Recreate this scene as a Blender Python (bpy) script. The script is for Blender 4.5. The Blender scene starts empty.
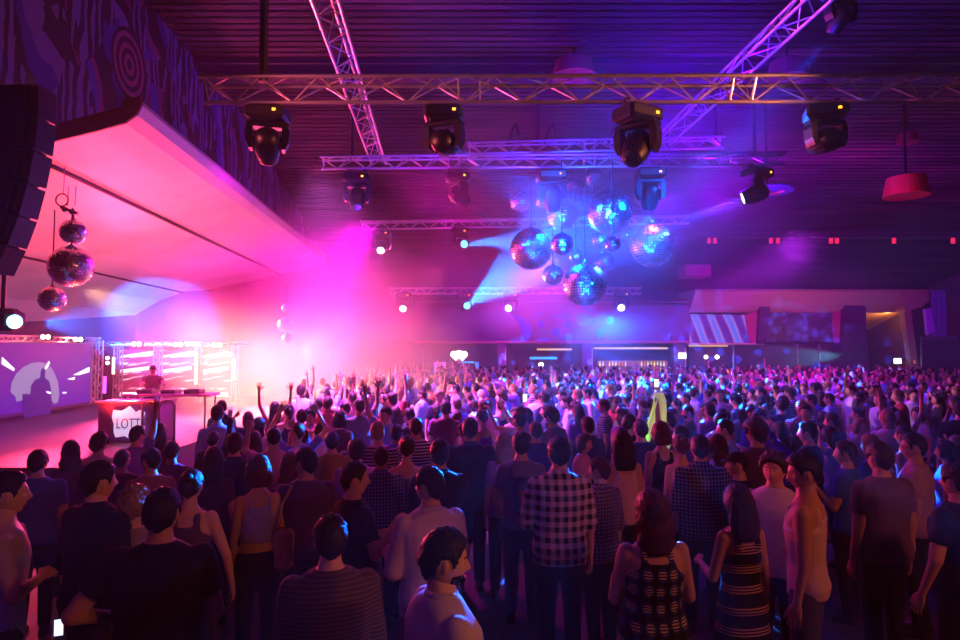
import bpy, math, random
import numpy as np
from mathutils import Vector, Matrix, noise
PI = math.pi
scn = bpy.context.scene
COL = scn.collection
R = random.Random(11)

# ---------------------------------------------------------------- camera
FPX = 640.0
CAM = Vector((0, 0, 2.6))
TILT = math.atan(30 / 640.0)
def W(px, py, Y):
    """world point seen at pixel (px,py) standing at distance Y"""
    u = (px - 480) / FPX; v = (320 - py) / FPX
    s = Y / (math.cos(TILT) - v * math.sin(TILT))
    return Vector((u * s, Y, CAM.z + s * (math.sin(TILT) + v * math.cos(TILT))))
def project(p):
    d = Vector(p) - CAM
    dep = d.y * math.cos(TILT) + d.z * math.sin(TILT)
    up = -d.y * math.sin(TILT) + d.z * math.cos(TILT)
    return (480 + FPX * d.x / dep, 320 - FPX * up / dep)
cd = bpy.data.cameras.new('camera'); cam = bpy.data.objects.new('camera', cd); COL.objects.link(cam)
cd.sensor_width = 36; cd.lens = 36 * FPX / 960
cam.location = CAM; cam.rotation_euler = (PI / 2 + TILT, 0, 0)
cd.clip_start = 0.05; cd.clip_end = 200
scn.camera = cam
vs = scn.view_settings
vs.view_transform = 'Standard'; vs.look = 'None'; vs.exposure = 0.0; vs.gamma = 1.0; vs.use_curve_mapping = False

# ---------------------------------------------------------------- materials
_M = {}
def lin(c):
    if isinstance(c, str):
        c = [int(c[i:i + 2], 16) / 255 for i in (0, 2, 4)]
    return tuple((x / 12.92 if x <= .04045 else ((x + .055) / 1.055) ** 2.4) for x in c)
def new_mat(name):
    m = bpy.data.materials.new(name); m.use_nodes = True
    nt = m.node_tree; b = nt.nodes['Principled BSDF']
    return m, nt, b
def mat(name, col=(.5, .5, .5), rough=.6, metal=0., noise_amt=0., noise_scale=20., bump=0., spec=.5):
    if name in _M: return _M[name]
    m, nt, b = new_mat(name)
    c = (*lin(col), 1)
    b.inputs['Base Color'].default_value = c
    b.inputs['Roughness'].default_value = rough; b.inputs['Metallic'].default_value = metal
    b.inputs['Specular IOR Level'].default_value = spec
    if noise_amt or bump:
        tc = nt.nodes.new('ShaderNodeTexCoord'); n = nt.nodes.new('ShaderNodeTexNoise')
        n.inputs['Scale'].default_value = noise_scale; n.inputs['Detail'].default_value = 3
        nt.links.new(tc.outputs['Object'], n.inputs['Vector'])
        if noise_amt:
            mx = nt.nodes.new('ShaderNodeMix'); mx.data_type = 'RGBA'; mx.blend_type = 'MULTIPLY'
            mx.inputs[0].default_value = noise_amt
            mx.inputs[6].default_value = c
            nt.links.new(n.outputs['Fac'], mx.inputs[7]); nt.links.new(mx.outputs[2], b.inputs['Base Color'])
        if bump:
            bp = nt.nodes.new('ShaderNodeBump'); bp.inputs['Strength'].default_value = bump; bp.inputs['Distance'].default_value = .02
            nt.links.new(n.outputs['Fac'], bp.inputs['Height']); nt.links.new(bp.outputs[0], b.inputs['Normal'])
    _M[name] = m
    return m
def emit(name, col, strength, base=(0, 0, 0)):
    if name in _M: return _M[name]
    m, nt, b = new_mat(name)
    b.inputs['Base Color'].default_value = (*lin(base), 1)
    b.inputs['Emission Color'].default_value = (*lin(col), 1)
    b.inputs['Emission Strength'].default_value = strength
    _M[name] = m
    return m
def N(nt, t, **kw):
    n = nt.nodes.new(t)
    for k, v in kw.items(): setattr(n, k, v)
    return n
def ramp(nt, fac, stops, interp='LINEAR'):
    r = N(nt, 'ShaderNodeValToRGB'); cr = r.color_ramp; cr.interpolation = interp
    while len(cr.elements) < len(stops): cr.elements.new(.5)
    for e, (p, c) in zip(cr.elements, stops):
        e.position = p; e.color = (*lin(c), 1)
    nt.links.new(fac, r.inputs[0])
    return r.outputs[0]
def mth(nt, op, a, b=None):
    n = N(nt, 'ShaderNodeMath', operation=op)
    for i, v in enumerate((a, b)):
        if v is None: continue
        if isinstance(v, (int, float)): n.inputs[i].default_value = v
        else: nt.links.new(v, n.inputs[i])
    return n.outputs[0]
def mixc(nt, f, a, b):
    mx = N(nt, 'ShaderNodeMix', data_type='RGBA')
    for i, v in ((0, f), (6, a), (7, b)):
        if isinstance(v, (int, float)): mx.inputs[i].default_value = v
        elif isinstance(v, (tuple, str)): mx.inputs[i].default_value = (*lin(v), 1)
        else: nt.links.new(v, mx.inputs[i])
    return mx.outputs[2]

# ---------------------------------------------------------------- mesh builder
class MB:
    def __init__(s): s.v = []; s.f = []
    def add(s, vs_, fs):
        o = len(s.v); s.v.extend([tuple(p) for p in vs_]); s.f.extend([tuple(i + o for i in f) for f in fs]); return s
    def box(s, c, sz, rot=None):
        hx, hy, hz = sz[0] / 2, sz[1] / 2, sz[2] / 2
        P = [Vector((x * hx, y * hy, z * hz)) for x in (-1, 1) for y in (-1, 1) for z in (-1, 1)]
        if rot is not None: P = [rot @ p for p in P]
        c = Vector(c); P = [p + c for p in P]
        return s.add(P, [(0, 1, 3, 2), (4, 6, 7, 5), (0, 4, 5, 1), (2, 3, 7, 6), (0, 2, 6, 4), (1, 5, 7, 3)])
    def bbox(s, c, sz, bv=.02, rot=None):
        """box with chamfered vertical and horizontal edges"""
        hx, hy, hz = sz[0] / 2, sz[1] / 2, sz[2] / 2
        b = min(bv, hx * .9, hy * .9, hz * .9)
        rings = []
        for z, k in ((-hz, b), (-hz + b, 0), (hz - b, 0), (hz, b)):
            x, y = hx - k, hy - k
            rings.append([Vector(p) for p in ((x - b, -y, z), (x, -y + b, z), (x, y - b, z), (x - b, y, z), (-x + b, y, z), (-x, y - b, z), (-x, -y + b, z), (-x + b, -y, z))])
        P = [p for r in rings for p in r]
        if rot is not None: P = [rot @ p for p in P]
        c = Vector(c); P = [p + c for p in P]
        F = [tuple(reversed(range(8))), tuple(range(24, 32))]
        for j in range(3):
            for i in range(8): F.append((j * 8 + i, j * 8 + (i + 1) % 8, j * 8 + 8 + (i + 1) % 8, j * 8 + 8 + i))
        return s.add(P, F)
    def tube(s, p0, p1, r0, r1=None, n=8, caps=True):
        p0 = Vector(p0); p1 = Vector(p1); r1 = r0 if r1 is None else r1
        d = (p1 - p0)
        if d.length < 1e-9: return s
        q = d.to_track_quat('Z', 'Y'); a = q @ Vector((1, 0, 0)); b = q @ Vector((0, 1, 0))
        P = []
        for c, r in ((p0, r0), (p1, r1)):
            for i in range(n):
                t = 2 * PI * i / n; P.append(c + a * (r * math.cos(t)) + b * (r * math.sin(t)))
        F = [(i, (i + 1) % n, n + (i + 1) % n, n + i) for i in range(n)]
        if caps: F += [tuple(reversed(range(n))), tuple(range(n, 2 * n))]
        return s.add(P, F)
    def path(s, pts, r, n=6, closed=False):
        """tube swept along points; r number or list"""
        pts = [Vector(p) for p in pts]; m = len(pts)
        rs = r if isinstance(r, (list, tuple)) else [r] * m
        P = []; prev = None
        for i, p in enumerate(pts):
            if closed: d = pts[(i + 1) % m] - pts[i - 1]
            else: d = pts[min(i + 1, m - 1)] - pts[max(i - 1, 0)]
            d.normalize()
            if prev is None:
                a = d.orthogonal().normalized()
            else:
                a = prev - d * prev.dot(d)
                a = a.normalized() if a.length > 1e-6 else d.orthogonal().normalized()
            prev = a; b = d.cross(a)
            for k in range(n):
                t = 2 * PI * k / n; P.append(p + a * (rs[i] * math.cos(t)) + b * (rs[i] * math.sin(t)))
        F = []
        for i in range(m if closed else m - 1):
            j = (i + 1) % m
            for k in range(n): F.append((i * n + k, i * n + (k + 1) % n, j * n + (k + 1) % n, j * n + k))
        if not closed: F += [tuple(reversed(range(n))), tuple(range((m - 1) * n, m * n))]
        return s.add(P, F)
    def rings(s, rings, caps=True, closed_end=False):
        n = len(rings[0]); P = [p for r in rings for p in r]; F = []
        for j in range(len(rings) - 1):
            for i in range(n): F.append((j * n + i, j * n + (i + 1) % n, (j + 1) * n + (i + 1) % n, (j + 1) * n + i))
        if caps: F += [tuple(reversed(range(n))), tuple(range((len(rings) - 1) * n, len(rings) * n))]
        return s.add(P, F)
    def sphere(s, c, r, nu=16, nv=10, rot=None):
        c = Vector(c); rr = r if isinstance(r, (tuple, list)) else (r, r, r)
        rg = []
        for j in range(1, nv):
            th = -PI / 2 + PI * j / nv
            ring = []
            for i in range(nu):
                t = 2 * PI * i / nu
                p = Vector((rr[0] * math.cos(th) * math.cos(t), rr[1] * math.cos(th) * math.sin(t), rr[2] * math.sin(th)))
                if rot is not None: p = rot @ p
                ring.append(c + p)
            rg.append(ring)
        o = len(s.v); s.rings(rg, caps=False)
        bt = Vector((0, 0, -rr[2])); tp = Vector((0, 0, rr[2]))
        if rot is not None: bt = rot @ bt; tp = rot @ tp
        k = len(s.v); s.v.append(tuple(c + bt)); s.v.append(tuple(c + tp))
        L = o + (nv - 2) * nu
        for i in range(nu):
            s.f.append((k, o + (i + 1) % nu, o + i)); s.f.append((k + 1, L + i, L + (i + 1) % nu))
        return s
    def lathe(s, prof, n=24, c=(0, 0, 0), rot=None):
        """prof: (r,z) list around local z"""
        c = Vector(c); rg = []
        for r, z in prof:
            ring = []
            for i in range(n):
                t = 2 * PI * i / n; p = Vector((r * math.cos(t), r * math.sin(t), z))
                if rot is not None: p = rot @ p
                ring.append(c + p)
            rg.append(ring)
        return s.rings(rg)
    def quad(s, a, b, c, d): return s.add([a, b, c, d], [(0, 1, 2, 3)])
    def prism(s, poly, o, ax, ay, az, depth):
        """polygon (list of 2d) in plane o + x*ax + y*ay, extruded along az*depth"""
        o = Vector(o); n = len(poly)
        P = [o + ax * x + ay * y for x, y in poly] + [o + ax * x + ay * y + az * depth for x, y in poly]
        F = [tuple(reversed(range(n))), tuple(range(n, 2 * n))] + [(i, (i + 1) % n, n + (i + 1) % n, n + i) for i in range(n)]
        return s.add(P, F)
    def mesh(s, name):
        me = bpy.data.meshes.new(name); me.from_pydata(s.v, [], s.f); me.update(); return me
    def build(s, name, m, parent=None, smooth=False, loc=None, fix=False):
        me = s.mesh(name)
        if fix:
            import bmesh
            bm = bmesh.new(); bm.from_mesh(me); bmesh.ops.recalc_face_normals(bm, faces=bm.faces); bm.to_mesh(me); bm.free()
        if smooth: me.polygons.foreach_set('use_smooth', [True] * len(me.polygons))
        return link(name, me, m, parent, loc)
def link(name, me, m=None, parent=None, loc=None):
    o = bpy.data.objects.new(name, me); COL.objects.link(o)
    if m is not None and me is not None:
        me.materials.clear(); me.materials.append(m)
    if parent is not None: o.parent = parent
    if loc is not None: o.location = loc
    return o
def empty(name, loc=(0, 0, 0), rz=0):
    o = bpy.data.objects.new(name, None); COL.objects.link(o); o.location = loc; o.rotation_euler = (0, 0, rz); o.empty_display_size = .1
    return o
def tag(o, label=None, cat=None, group=None, kind=None):
    if label: o['label'] = label
    if cat: o['category'] = cat
    if group: o['group'] = group
    if kind: o['kind'] = kind
    return o
def struct(o, label=None): return tag(o, label, None, None, 'structure')
def kids(o): return [c for c in bpy.data.objects if c.parent is o]
def copy_tree(o, children, parent=None):
    """children: dict object -> list of child objects"""
    c = o.copy(); COL.objects.link(c)
    if parent is not None: c.parent = parent
    for ch in children.get(o, ()): copy_tree(ch, children, c)
    return c
def tree_of(o):
    d = {}
    def go(x):
        ks = [c for c in COL.objects if c.parent is x]; d[x] = ks
        for k in ks: go(k)
    go(o); return d
def text_mesh(s, size, name='lettering', extrude=.004):
    cu = bpy.data.curves.new(name, 'FONT'); cu.body = s; cu.size = size; cu.extrude = extrude; cu.align_x = 'CENTER'; cu.align_y = 'CENTER'; cu.resolution_u = 3
    o = bpy.data.objects.new(name, cu); COL.objects.link(o)
    dg = bpy.context.evaluated_depsgraph_get(); me = bpy.data.meshes.new_from_object(o.evaluated_get(dg))
    bpy.data.objects.remove(o); bpy.data.curves.remove(cu); me.name = name
    return me
def aim(o, target):
    d = Vector(target) - o.location
    o.rotation_euler = d.to_track_quat('-Z', 'Y').to_euler()
HALL_DENS = .0025
STAGE_DENS = .13
BALL_DENS = .06
WORLD_ST = .005
# ================================================================ lights
def spot(name, loc, target, col, power, angle=30, blend=.4, radius=.06, gobo=None):
    l = bpy.data.lights.new(name, 'SPOT'); l.color = col; l.energy = power
    l.spot_size = math.radians(angle); l.spot_blend = blend; l.shadow_soft_size = radius
    o = bpy.data.objects.new(name, l); COL.objects.link(o); o.location = loc; aim(o, target)
    if gobo:
        l.use_nodes = True; nt = l.node_tree; e = nt.nodes['Emission']
        tc = N(nt, 'ShaderNodeTexCoord')
        if gobo[0] == 'dots':
            vo = N(nt, 'ShaderNodeTexVoronoi'); vo.inputs['Scale'].default_value = gobo[1]
            nt.links.new(tc.outputs['Normal'], vo.inputs['Vector'])
            lo = mth(nt, 'LESS_THAN', vo.outputs['Distance'], gobo[2])
            nt.links.new(mth(nt, 'MULTIPLY', lo, gobo[3]), e.inputs['Strength'])
        elif gobo[0] == 'blades':          # beam broken into a fan of rays
            sx = N(nt, 'ShaderNodeSeparateXYZ'); nt.links.new(tc.outputs['Normal'], sx.inputs[0])
            an = mth(nt, 'MULTIPLY', sx.outputs[0], gobo[1])
            nt.links.new(mth(nt, 'MULTIPLY', mth(nt, 'GREATER_THAN', mth(nt, 'SINE', an), gobo[2]), gobo[3]), e.inputs['Strength'])
        elif gobo[0] == 'noise':
            n = N(nt, 'ShaderNodeTexNoise'); n.inputs['Scale'].default_value = gobo[1]; n.inputs['Detail'].default_value = 1
            nt.links.new(tc.outputs['Normal'], n.inputs['Vector'])
            nt.links.new(mth(nt, 'MULTIPLY', mth(nt, 'GREATER_THAN', n.outputs['Fac'], gobo[2]), gobo[3]), e.inputs['Strength'])
    return o
def point(name, loc, col, power, radius=.1):
    l = bpy.data.lights.new(name, 'POINT'); l.color = col; l.energy = power; l.shadow_soft_size = radius
    o = bpy.data.objects.new(name, l); COL.objects.link(o); o.location = loc; return o
def area(name, loc, target, col, power, sx, sy):
    l = bpy.data.lights.new(name, 'AREA'); l.shape = 'RECTANGLE'; l.size = sx; l.size_y = sy; l.color = col; l.energy = power
    o = bpy.data.objects.new(name, l); COL.objects.link(o); o.location = loc; aim(o, target); return o

# ================================================================ room shell
DRIFT = -.0625                      # the hall runs a little left of the camera axis
# ---- floor
m, nt, b = new_mat('dark_floor_boards')
tc = N(nt, 'ShaderNodeTexCoord'); br = N(nt, 'ShaderNodeTexBrick'); nt.links.new(tc.outputs['Object'], br.inputs['Vector'])
br.inputs['Scale'].default_value = 1.2; br.inputs['Color1'].default_value = (.055, .04, .035, 1); br.inputs['Color2'].default_value = (.04, .03, .03, 1)
br.inputs['Mortar'].default_value = (.01, .01, .01, 1); br.inputs['Mortar Size'].default_value = .008
nt.links.new(br.outputs[0], b.inputs['Base Color']); b.inputs['Roughness'].default_value = .65
mb = MB(); mb.box((4, 20, -.1), (40, 52, .2)); struct(mb.build('floor', m))
# ---- ceiling: ribbed slats, dropping towards the balcony
m, nt, b = new_mat('ceiling_slats')
tc = N(nt, 'ShaderNodeTexCoord'); mp = N(nt, 'ShaderNodeMapping'); mp.inputs['Scale'].default_value = (.25, 1.5, 1.5)
nt.links.new(tc.outputs['Object'], mp.inputs[0]); n = N(nt, 'ShaderNodeTexNoise'); n.inputs['Scale'].default_value = 1.2; n.inputs['Detail'].default_value = 5
nt.links.new(mp.outputs[0], n.inputs['Vector'])
nt.links.new(ramp(nt, n.outputs['Fac'], [(.35, '241a22'), (.55, '3c2c34'), (.75, '66504e')]), b.inputs['Base Color']); b.inputs['Roughness'].default_value = .55
b.inputs['Specular IOR Level'].default_value = .2
def ceil_z(y): return 9.0 if y < 17 else 9.0 - (y - 17) * (9.0 - 6.0) / (36.5 - 17)
mb = MB(); y = -4.0
ys = []
while y < 36.4: ys.append(y); y += .24
for y in ys:
    z0, z1 = ceil_z(y), ceil_z(y + .17)
    P = [(-7.5, y, z0), (26, y, z0), (26, y + .17, z1), (-7.5, y + .17, z1), (-7.5, y + .17, z1 + .09), (26, y + .17, z1 + .09), (26, y + .24, z1 + .09), (-7.5, y + .24, z1 + .09)]
    mb.add(P, [(0, 3, 2, 1), (3, 4, 5, 2), (4, 7, 6, 5)])
mb.box((9, 16, 9.3), (36, 42, .1))
struct(mb.build('ceiling', m))
for i, (yy, dz) in enumerate(((14.3, 0), (26.6, 0))):
    mb = MB(); z = ceil_z(yy)
    mb.box((9, yy, z - .12), (34, .5, .26)); mb.box((9, yy + .55, z - .05), (34, .12, .2)); mb.box((9, yy - .5, z - .05), (34, .06, .12))
    struct(mb.build('trim_%d' % (i + 1), mat('dark_beam', '35252f', .5)))
# ---- mural wall (left, above the stage opening)
m, nt, b = new_mat('painted_mural')
tc = N(nt, 'ShaderNodeTexCoord'); sx = N(nt, 'ShaderNodeSeparateXYZ'); nt.links.new(tc.outputs['Object'], sx.inputs[0])
n1 = N(nt, 'ShaderNodeTexNoise'); n1.inputs['Scale'].default_value = .9; n1.inputs['Detail'].default_value = 3; nt.links.new(tc.outputs['Object'], n1.inputs['Vector'])
ya_ = mth(nt, 'ADD', mth(nt, 'MULTIPLY', sx.outputs[1], .42), mth(nt, 'MULTIPLY', sx.outputs[2], .16))
bandc = mth(nt, 'ADD', ya_, mth(nt, 'MULTIPLY', n1.outputs['Fac'], .7))
bands = ramp(nt, mth(nt, 'FRACT', bandc), [(0, '5a4a90'), (.14, '14101c'), (.3, '5a2a50'), (.40, '3a3498'), (.55, '6a3460'), (.64, '0e0c18'), (.84, '2c2880')], 'CONSTANT')
mp = N(nt, 'ShaderNodeMapping'); mp.inputs['Scale'].default_value = (1, 1.1, .45); nt.links.new(tc.outputs['Object'], mp.inputs[0])
wv = N(nt, 'ShaderNodeTexWave'); wv.inputs['Scale'].default_value = 1.1; wv.bands_direction = 'Y'; wv.inputs['Distortion'].default_value = 9; wv.inputs['Detail'].default_value = 3; wv.inputs['Detail Scale'].default_value = 1.8
nt.links.new(mp.outputs[0], wv.inputs['Vector'])
zeb = ramp(nt, wv.outputs['Fac'], [(0, '08060c'), (.62, '5a5090')], 'CONSTANT')
n2 = N(nt, 'ShaderNodeTexNoise'); n2.inputs['Scale'].default_value = .8; nt.links.new(tc.outputs['Object'], n2.inputs['Vector'])
rg_ = N(nt, 'ShaderNodeVectorMath', operation='DISTANCE'); nt.links.new(tc.outputs['Object'], rg_.inputs[0]); rg_.inputs[1].default_value = (-6.1, 10.9, 7.55)
rings_ = ramp(nt, mth(nt, 'FRACT', mth(nt, 'MULTIPLY', rg_.outputs['Value'], 5.5)), [(0, '12080f'), (.5, '7a3468')], 'CONSTANT')
mm = mixc(nt, mth(nt, 'MULTIPLY', mth(nt, 'GREATER_THAN', n2.outputs['Fac'], .5), .9), bands, zeb)
nt.links.new(mixc(nt, mth(nt, 'LESS_THAN', rg_.outputs['Value'], .62), mm, rings_), b.inputs['Base Color']); b.inputs['Roughness'].default_value = .7
LX = lambda Y: -5.41 + DRIFT * Y
prof = [(2, 5.2), (8.0, 5.4), (8.9, 5.8), (11.2, 7.0), (30, 7.0), (30, 9.2), (2, 9.2)]
P = [(LX(y), y, z) for y, z in prof] + [(LX(y) - .25, y, z) for y, z in prof]; k = len(prof)
mb = MB(); mb.add(P, [tuple(range(k)), tuple(reversed(range(k, 2 * k)))] + [(i, k + i, k + (i + 1) % k, (i + 1) % k) for i in range(k)])
struct(mb.build('wall_left', m), 'wall painted with dark swirling mural above the stage canopy')
# ---- stage canopy (curved shell over the stage)
m, nt, b = new_mat('canopy_plaster')
tc = N(nt, 'ShaderNodeTexCoord'); n = N(nt, 'ShaderNodeTexNoise'); n.inputs['Scale'].default_value = .8; n.inputs['Detail'].default_value = 4
nt.links.new(tc.outputs['Object'], n.inputs['Vector'])
nt.links.new(ramp(nt, n.outputs['Fac'], [(.3, 'd8d0cc'), (.7, 'ece6e2')]), b.inputs['Base Color']); b.inputs['Roughness'].default_value = .55
CP = [(-5.22, 4.34), (-5.13, 4.2), (-5.2, 4.02), (-5.40, 3.88), (-5.9, 3.74), (-6.6, 3.58), (-7.2, 3.43), (-8.6, 3.14), (-10, 2.85), (-11.3, 2.55), (-12.4, 2.15), (-13.3, 1.6), (-13.8, .9)]
Y0, Y1 = 10.8, 29.0
mb = MB()
def cpt(i, Y, dz=0): return (CP[i][0] + DRIFT * Y, Y, CAM.z + CP[i][1] + dz)
Ys = [Y0 + (Y1 - Y0) * j / 12 for j in range(13)]
lower = [[cpt(i, Y) for i in range(len(CP))] for Y in Ys]; upper = [[(p[0] - (.05 if k > 3 else .1), p[1], p[2] + (.22 if k > 2 else .05)) for k, p in enumerate(r)] for r in lower]
nn = len(CP); P = [p for r in lower for p in r] + [p for r in upper for p in r]; off = nn * 13; F = []
for j in range(12):
    for i in range(nn - 1):
        a = j * nn + i; F.append((a, a + 1, a + nn + 1, a + nn)); F.append((off + a, off + a + nn, off + a + nn + 1, off + a + 1))
for i in range(nn - 1): F.append((i, off + i, off + i + 1, i + 1)); q = 12 * nn; F.append((q + i, q + i + 1, off + q + i + 1, off + q + i))
mb.add(P, F)
canopy = empty('stage_canopy', (0, 0, 0))
tag(canopy, 'big pale curved canopy over the stage with dark seams and rolled edge', 'canopy')
mb.build('shell', m, canopy, smooth=False)
for i, r in ((6, .045), (9, .035)):
    mb = MB(); mb.path([(cpt(i, Y)[0], Y, cpt(i, Y)[2] - .03) for Y in Ys], r, 8); mb.build('seam_pipe', mat('dark_pipe', '30202a', .6), canopy, smooth=True)
# front board of the canopy
mb = MB(); top = [(-5.12, 4.34), (-5.4, 4.28), (-6.1, 4.1), (-6.8, 3.95), (-8.5, 3.7), (-11, 3.2)]; bot = [(-11, 2.6), (-8.6, 3.12), (-7.2, 3.42), (-6.6, 3.55), (-5.9, 3.72), (-5.40, 3.86), (-5.18, 4.02), (-5.10, 4.2)]
poly = [(x + DRIFT * Y0, z) for x, z in top + bot]
mb.prism(poly, (0, Y0 - .06, CAM.z), Vector((1, 0, 0)), Vector((0, 0, 1)), Vector((0, 1, 0)), .05)
mb.build('front_board', mat('canopy_front_board', '5a3038', .6), canopy)
# stage side wall and back wall
struct(MB().box((-15.2, 14, 2.4), (.2, 32, 5)).build('wall_stage', mat('dark_wall', '4a3c58', .7)))
struct(MB().box((-11.0, 28.2, 2.5), (9, .2, 5.4)).build('wall_stage_back', mat('stage_back_drape', '4a3450', .8, noise_amt=.5, noise_scale=3)))
struct(MB().box((25, 20, 4.5), (.2, 50, 9.4)).build('wall_right', mat('plum_wall', '4a3650', .7)))
struct(MB().box((4, 44.5, 3), (42, .2, 8)).build('wall_back', mat('plum_wall_deep', '3a2440', .7)))

# ================================================================ trusses
ALU = mat('aluminium_tube', 'c8c6cc', .35, .85)
def truss(p0, p1, sec, label, drop=None, rc=.024, flip=False, name='lighting_truss', group='trusses of the light rig'):
    p0 = Vector(p0); p1 = Vector(p1); d = (p1 - p0); L = d.length; d.normalize()
    side = d.cross(Vector((0, 0, 1))).normalized(); up = side.cross(d).normalized()
    A = -side * sec / 2 + up * sec * .43; B = side * sec / 2 + up * sec * .43; C = -up * sec * .43
    if flip: A, B, C = -side * sec / 2 - up * sec * .43, side * sec / 2 - up * sec * .43, up * sec * .43
    root = empty(name, p0); tag(root, label, 'truss', group)
    for q in (A, B, C): MB().tube(q, q + d * L, rc, n=8).build('chord', ALU, root, smooth=False)
    mb = MB(); n = max(2, int(L / (sec * 1.15))); st = L / n; rb = rc * .42
    for (a, b_) in ((A, C), (B, C), (A, B)):
        for i in range(n):
            x0 = a if i % 2 == 0 else b_; x1 = b_ if i % 2 == 0 else a
            mb.tube(x0 + d * (i * st), x1 + d * ((i + 1) * st), rb, n=5, caps=False)
    k = 0.0
    while k < L + .01:
        for (a, b_) in ((A, C), (B, C), (A, B)): mb.tube(a + d * min(k + .02, L), b_ + d * min(k + .02, L), rb * 1.1, n=5, caps=False)
        if k > 0 and k < L - .2:
            for (a, b_) in ((A, C), (B, C), (A, B)): mb.tube(a + d * (k - .22), b_ + d * (k - .22), rb * 1.1, n=5, caps=False)
        k += 3.0
    mb.build('bracing', ALU, root)
    cp = MB()
    for e in (0, L):
        for q in (A, B, C): cp.tube(q + d * (e - .03), q + d * (e + .03), rc * 1.35, n=8)
    cp.build('end_coupler', ALU, root)
    return root
T1a, T1b = W(207, 92, 6.95), W(1010, 91, 6.95)
truss(T1a, T1b, .275, 'long aluminium truss spanning closest above the crowd, carrying four black moving heads')
T2a, T2b = W(323, 163.5, 14), W(783, 160, 14)
truss(T2a, T2b, .27, 'violet-lit truss behind and below the closest one, above the mirror balls', rc=.03)
truss(W(469, 149, 15.2), W(722, 143, 15.2), .27, 'short truss just above the mirror balls, topped with cable loops', rc=.03)
truss(W(362, 226, 21), W(688, 220, 21), .27, 'thin truss behind the mirror balls, third one down', rc=.034)
truss(W(390, 291, 27), W(640, 291, 27), .27, 'lowest truss, just above the dotted balcony front', rc=.04)
truss((-1.55 + DRIFT * 7.9, 7.9, 7.42), (-1.55 + DRIFT * 15.8, 15.8, 7.42), .36, 'blue-lit truss running away from the camera, left of the stage light', flip=True, rc=.026)
truss((5.07 + DRIFT * 6.6, 6.6, 7.45), (5.07 + DRIFT * 14.4, 14.4, 7.45), .36, 'blue-lit truss running away diagonally above the mirror balls to the right', flip=True, rc=.026)
# cable loops lying on the short truss
for px in (508, 545, 608):
    c = W(px, 138, 15.2); mb = MB(); mb.path([c + Vector((0, 0, -.15)), c + Vector((.05, 0, .05)), c + Vector((.12, 0, .25)), c + Vector((.18, 0, .35)), c + Vector((.25, 0, .1))], .03, 6)
    tag(mb.build('cable_loop', mat('cable_black', '26222c', .6)), 'cable loop sticking up from the short truss %s' % {508: 'at its end nearer the stage', 545: 'above the small mirror balls', 608: 'above the large upper mirror ball'}[px], 'cable', 'cable loops on the short truss')

# drop cables and chains from ceiling
CAB = mat('cable_black', '26222c', .6)
def drop(px, py, Y, label, r=.02, name='rigging_cable', ztop=None):
    p = W(px, py, Y); zt = ceil_z(Y) - .06 if ztop is None else ztop
    o = MB().tube((0, 0, 0), (0, 0, zt - p.z), r, n=6).build(name, CAB, loc=p); tag(o, label, 'cable', 'cables holding the trusses'); return o
o = drop(263, 82, 6.95, 'thick black cable bundle dropping to the closest truss above its first moving head', .05)
for px, py, Y, t in ((352, 158, 14, 'second truss, near its stage end'), (538, 140, 15.2, 'short truss above the mirror balls'), (716, 140, 15.2, 'bar end of the short truss'), (755, 155, 14, 'second truss above the blue-beam moving head')):
    drop(px, py, Y, 'dark hoist cable reaching down to the ' + t, .035)

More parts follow.
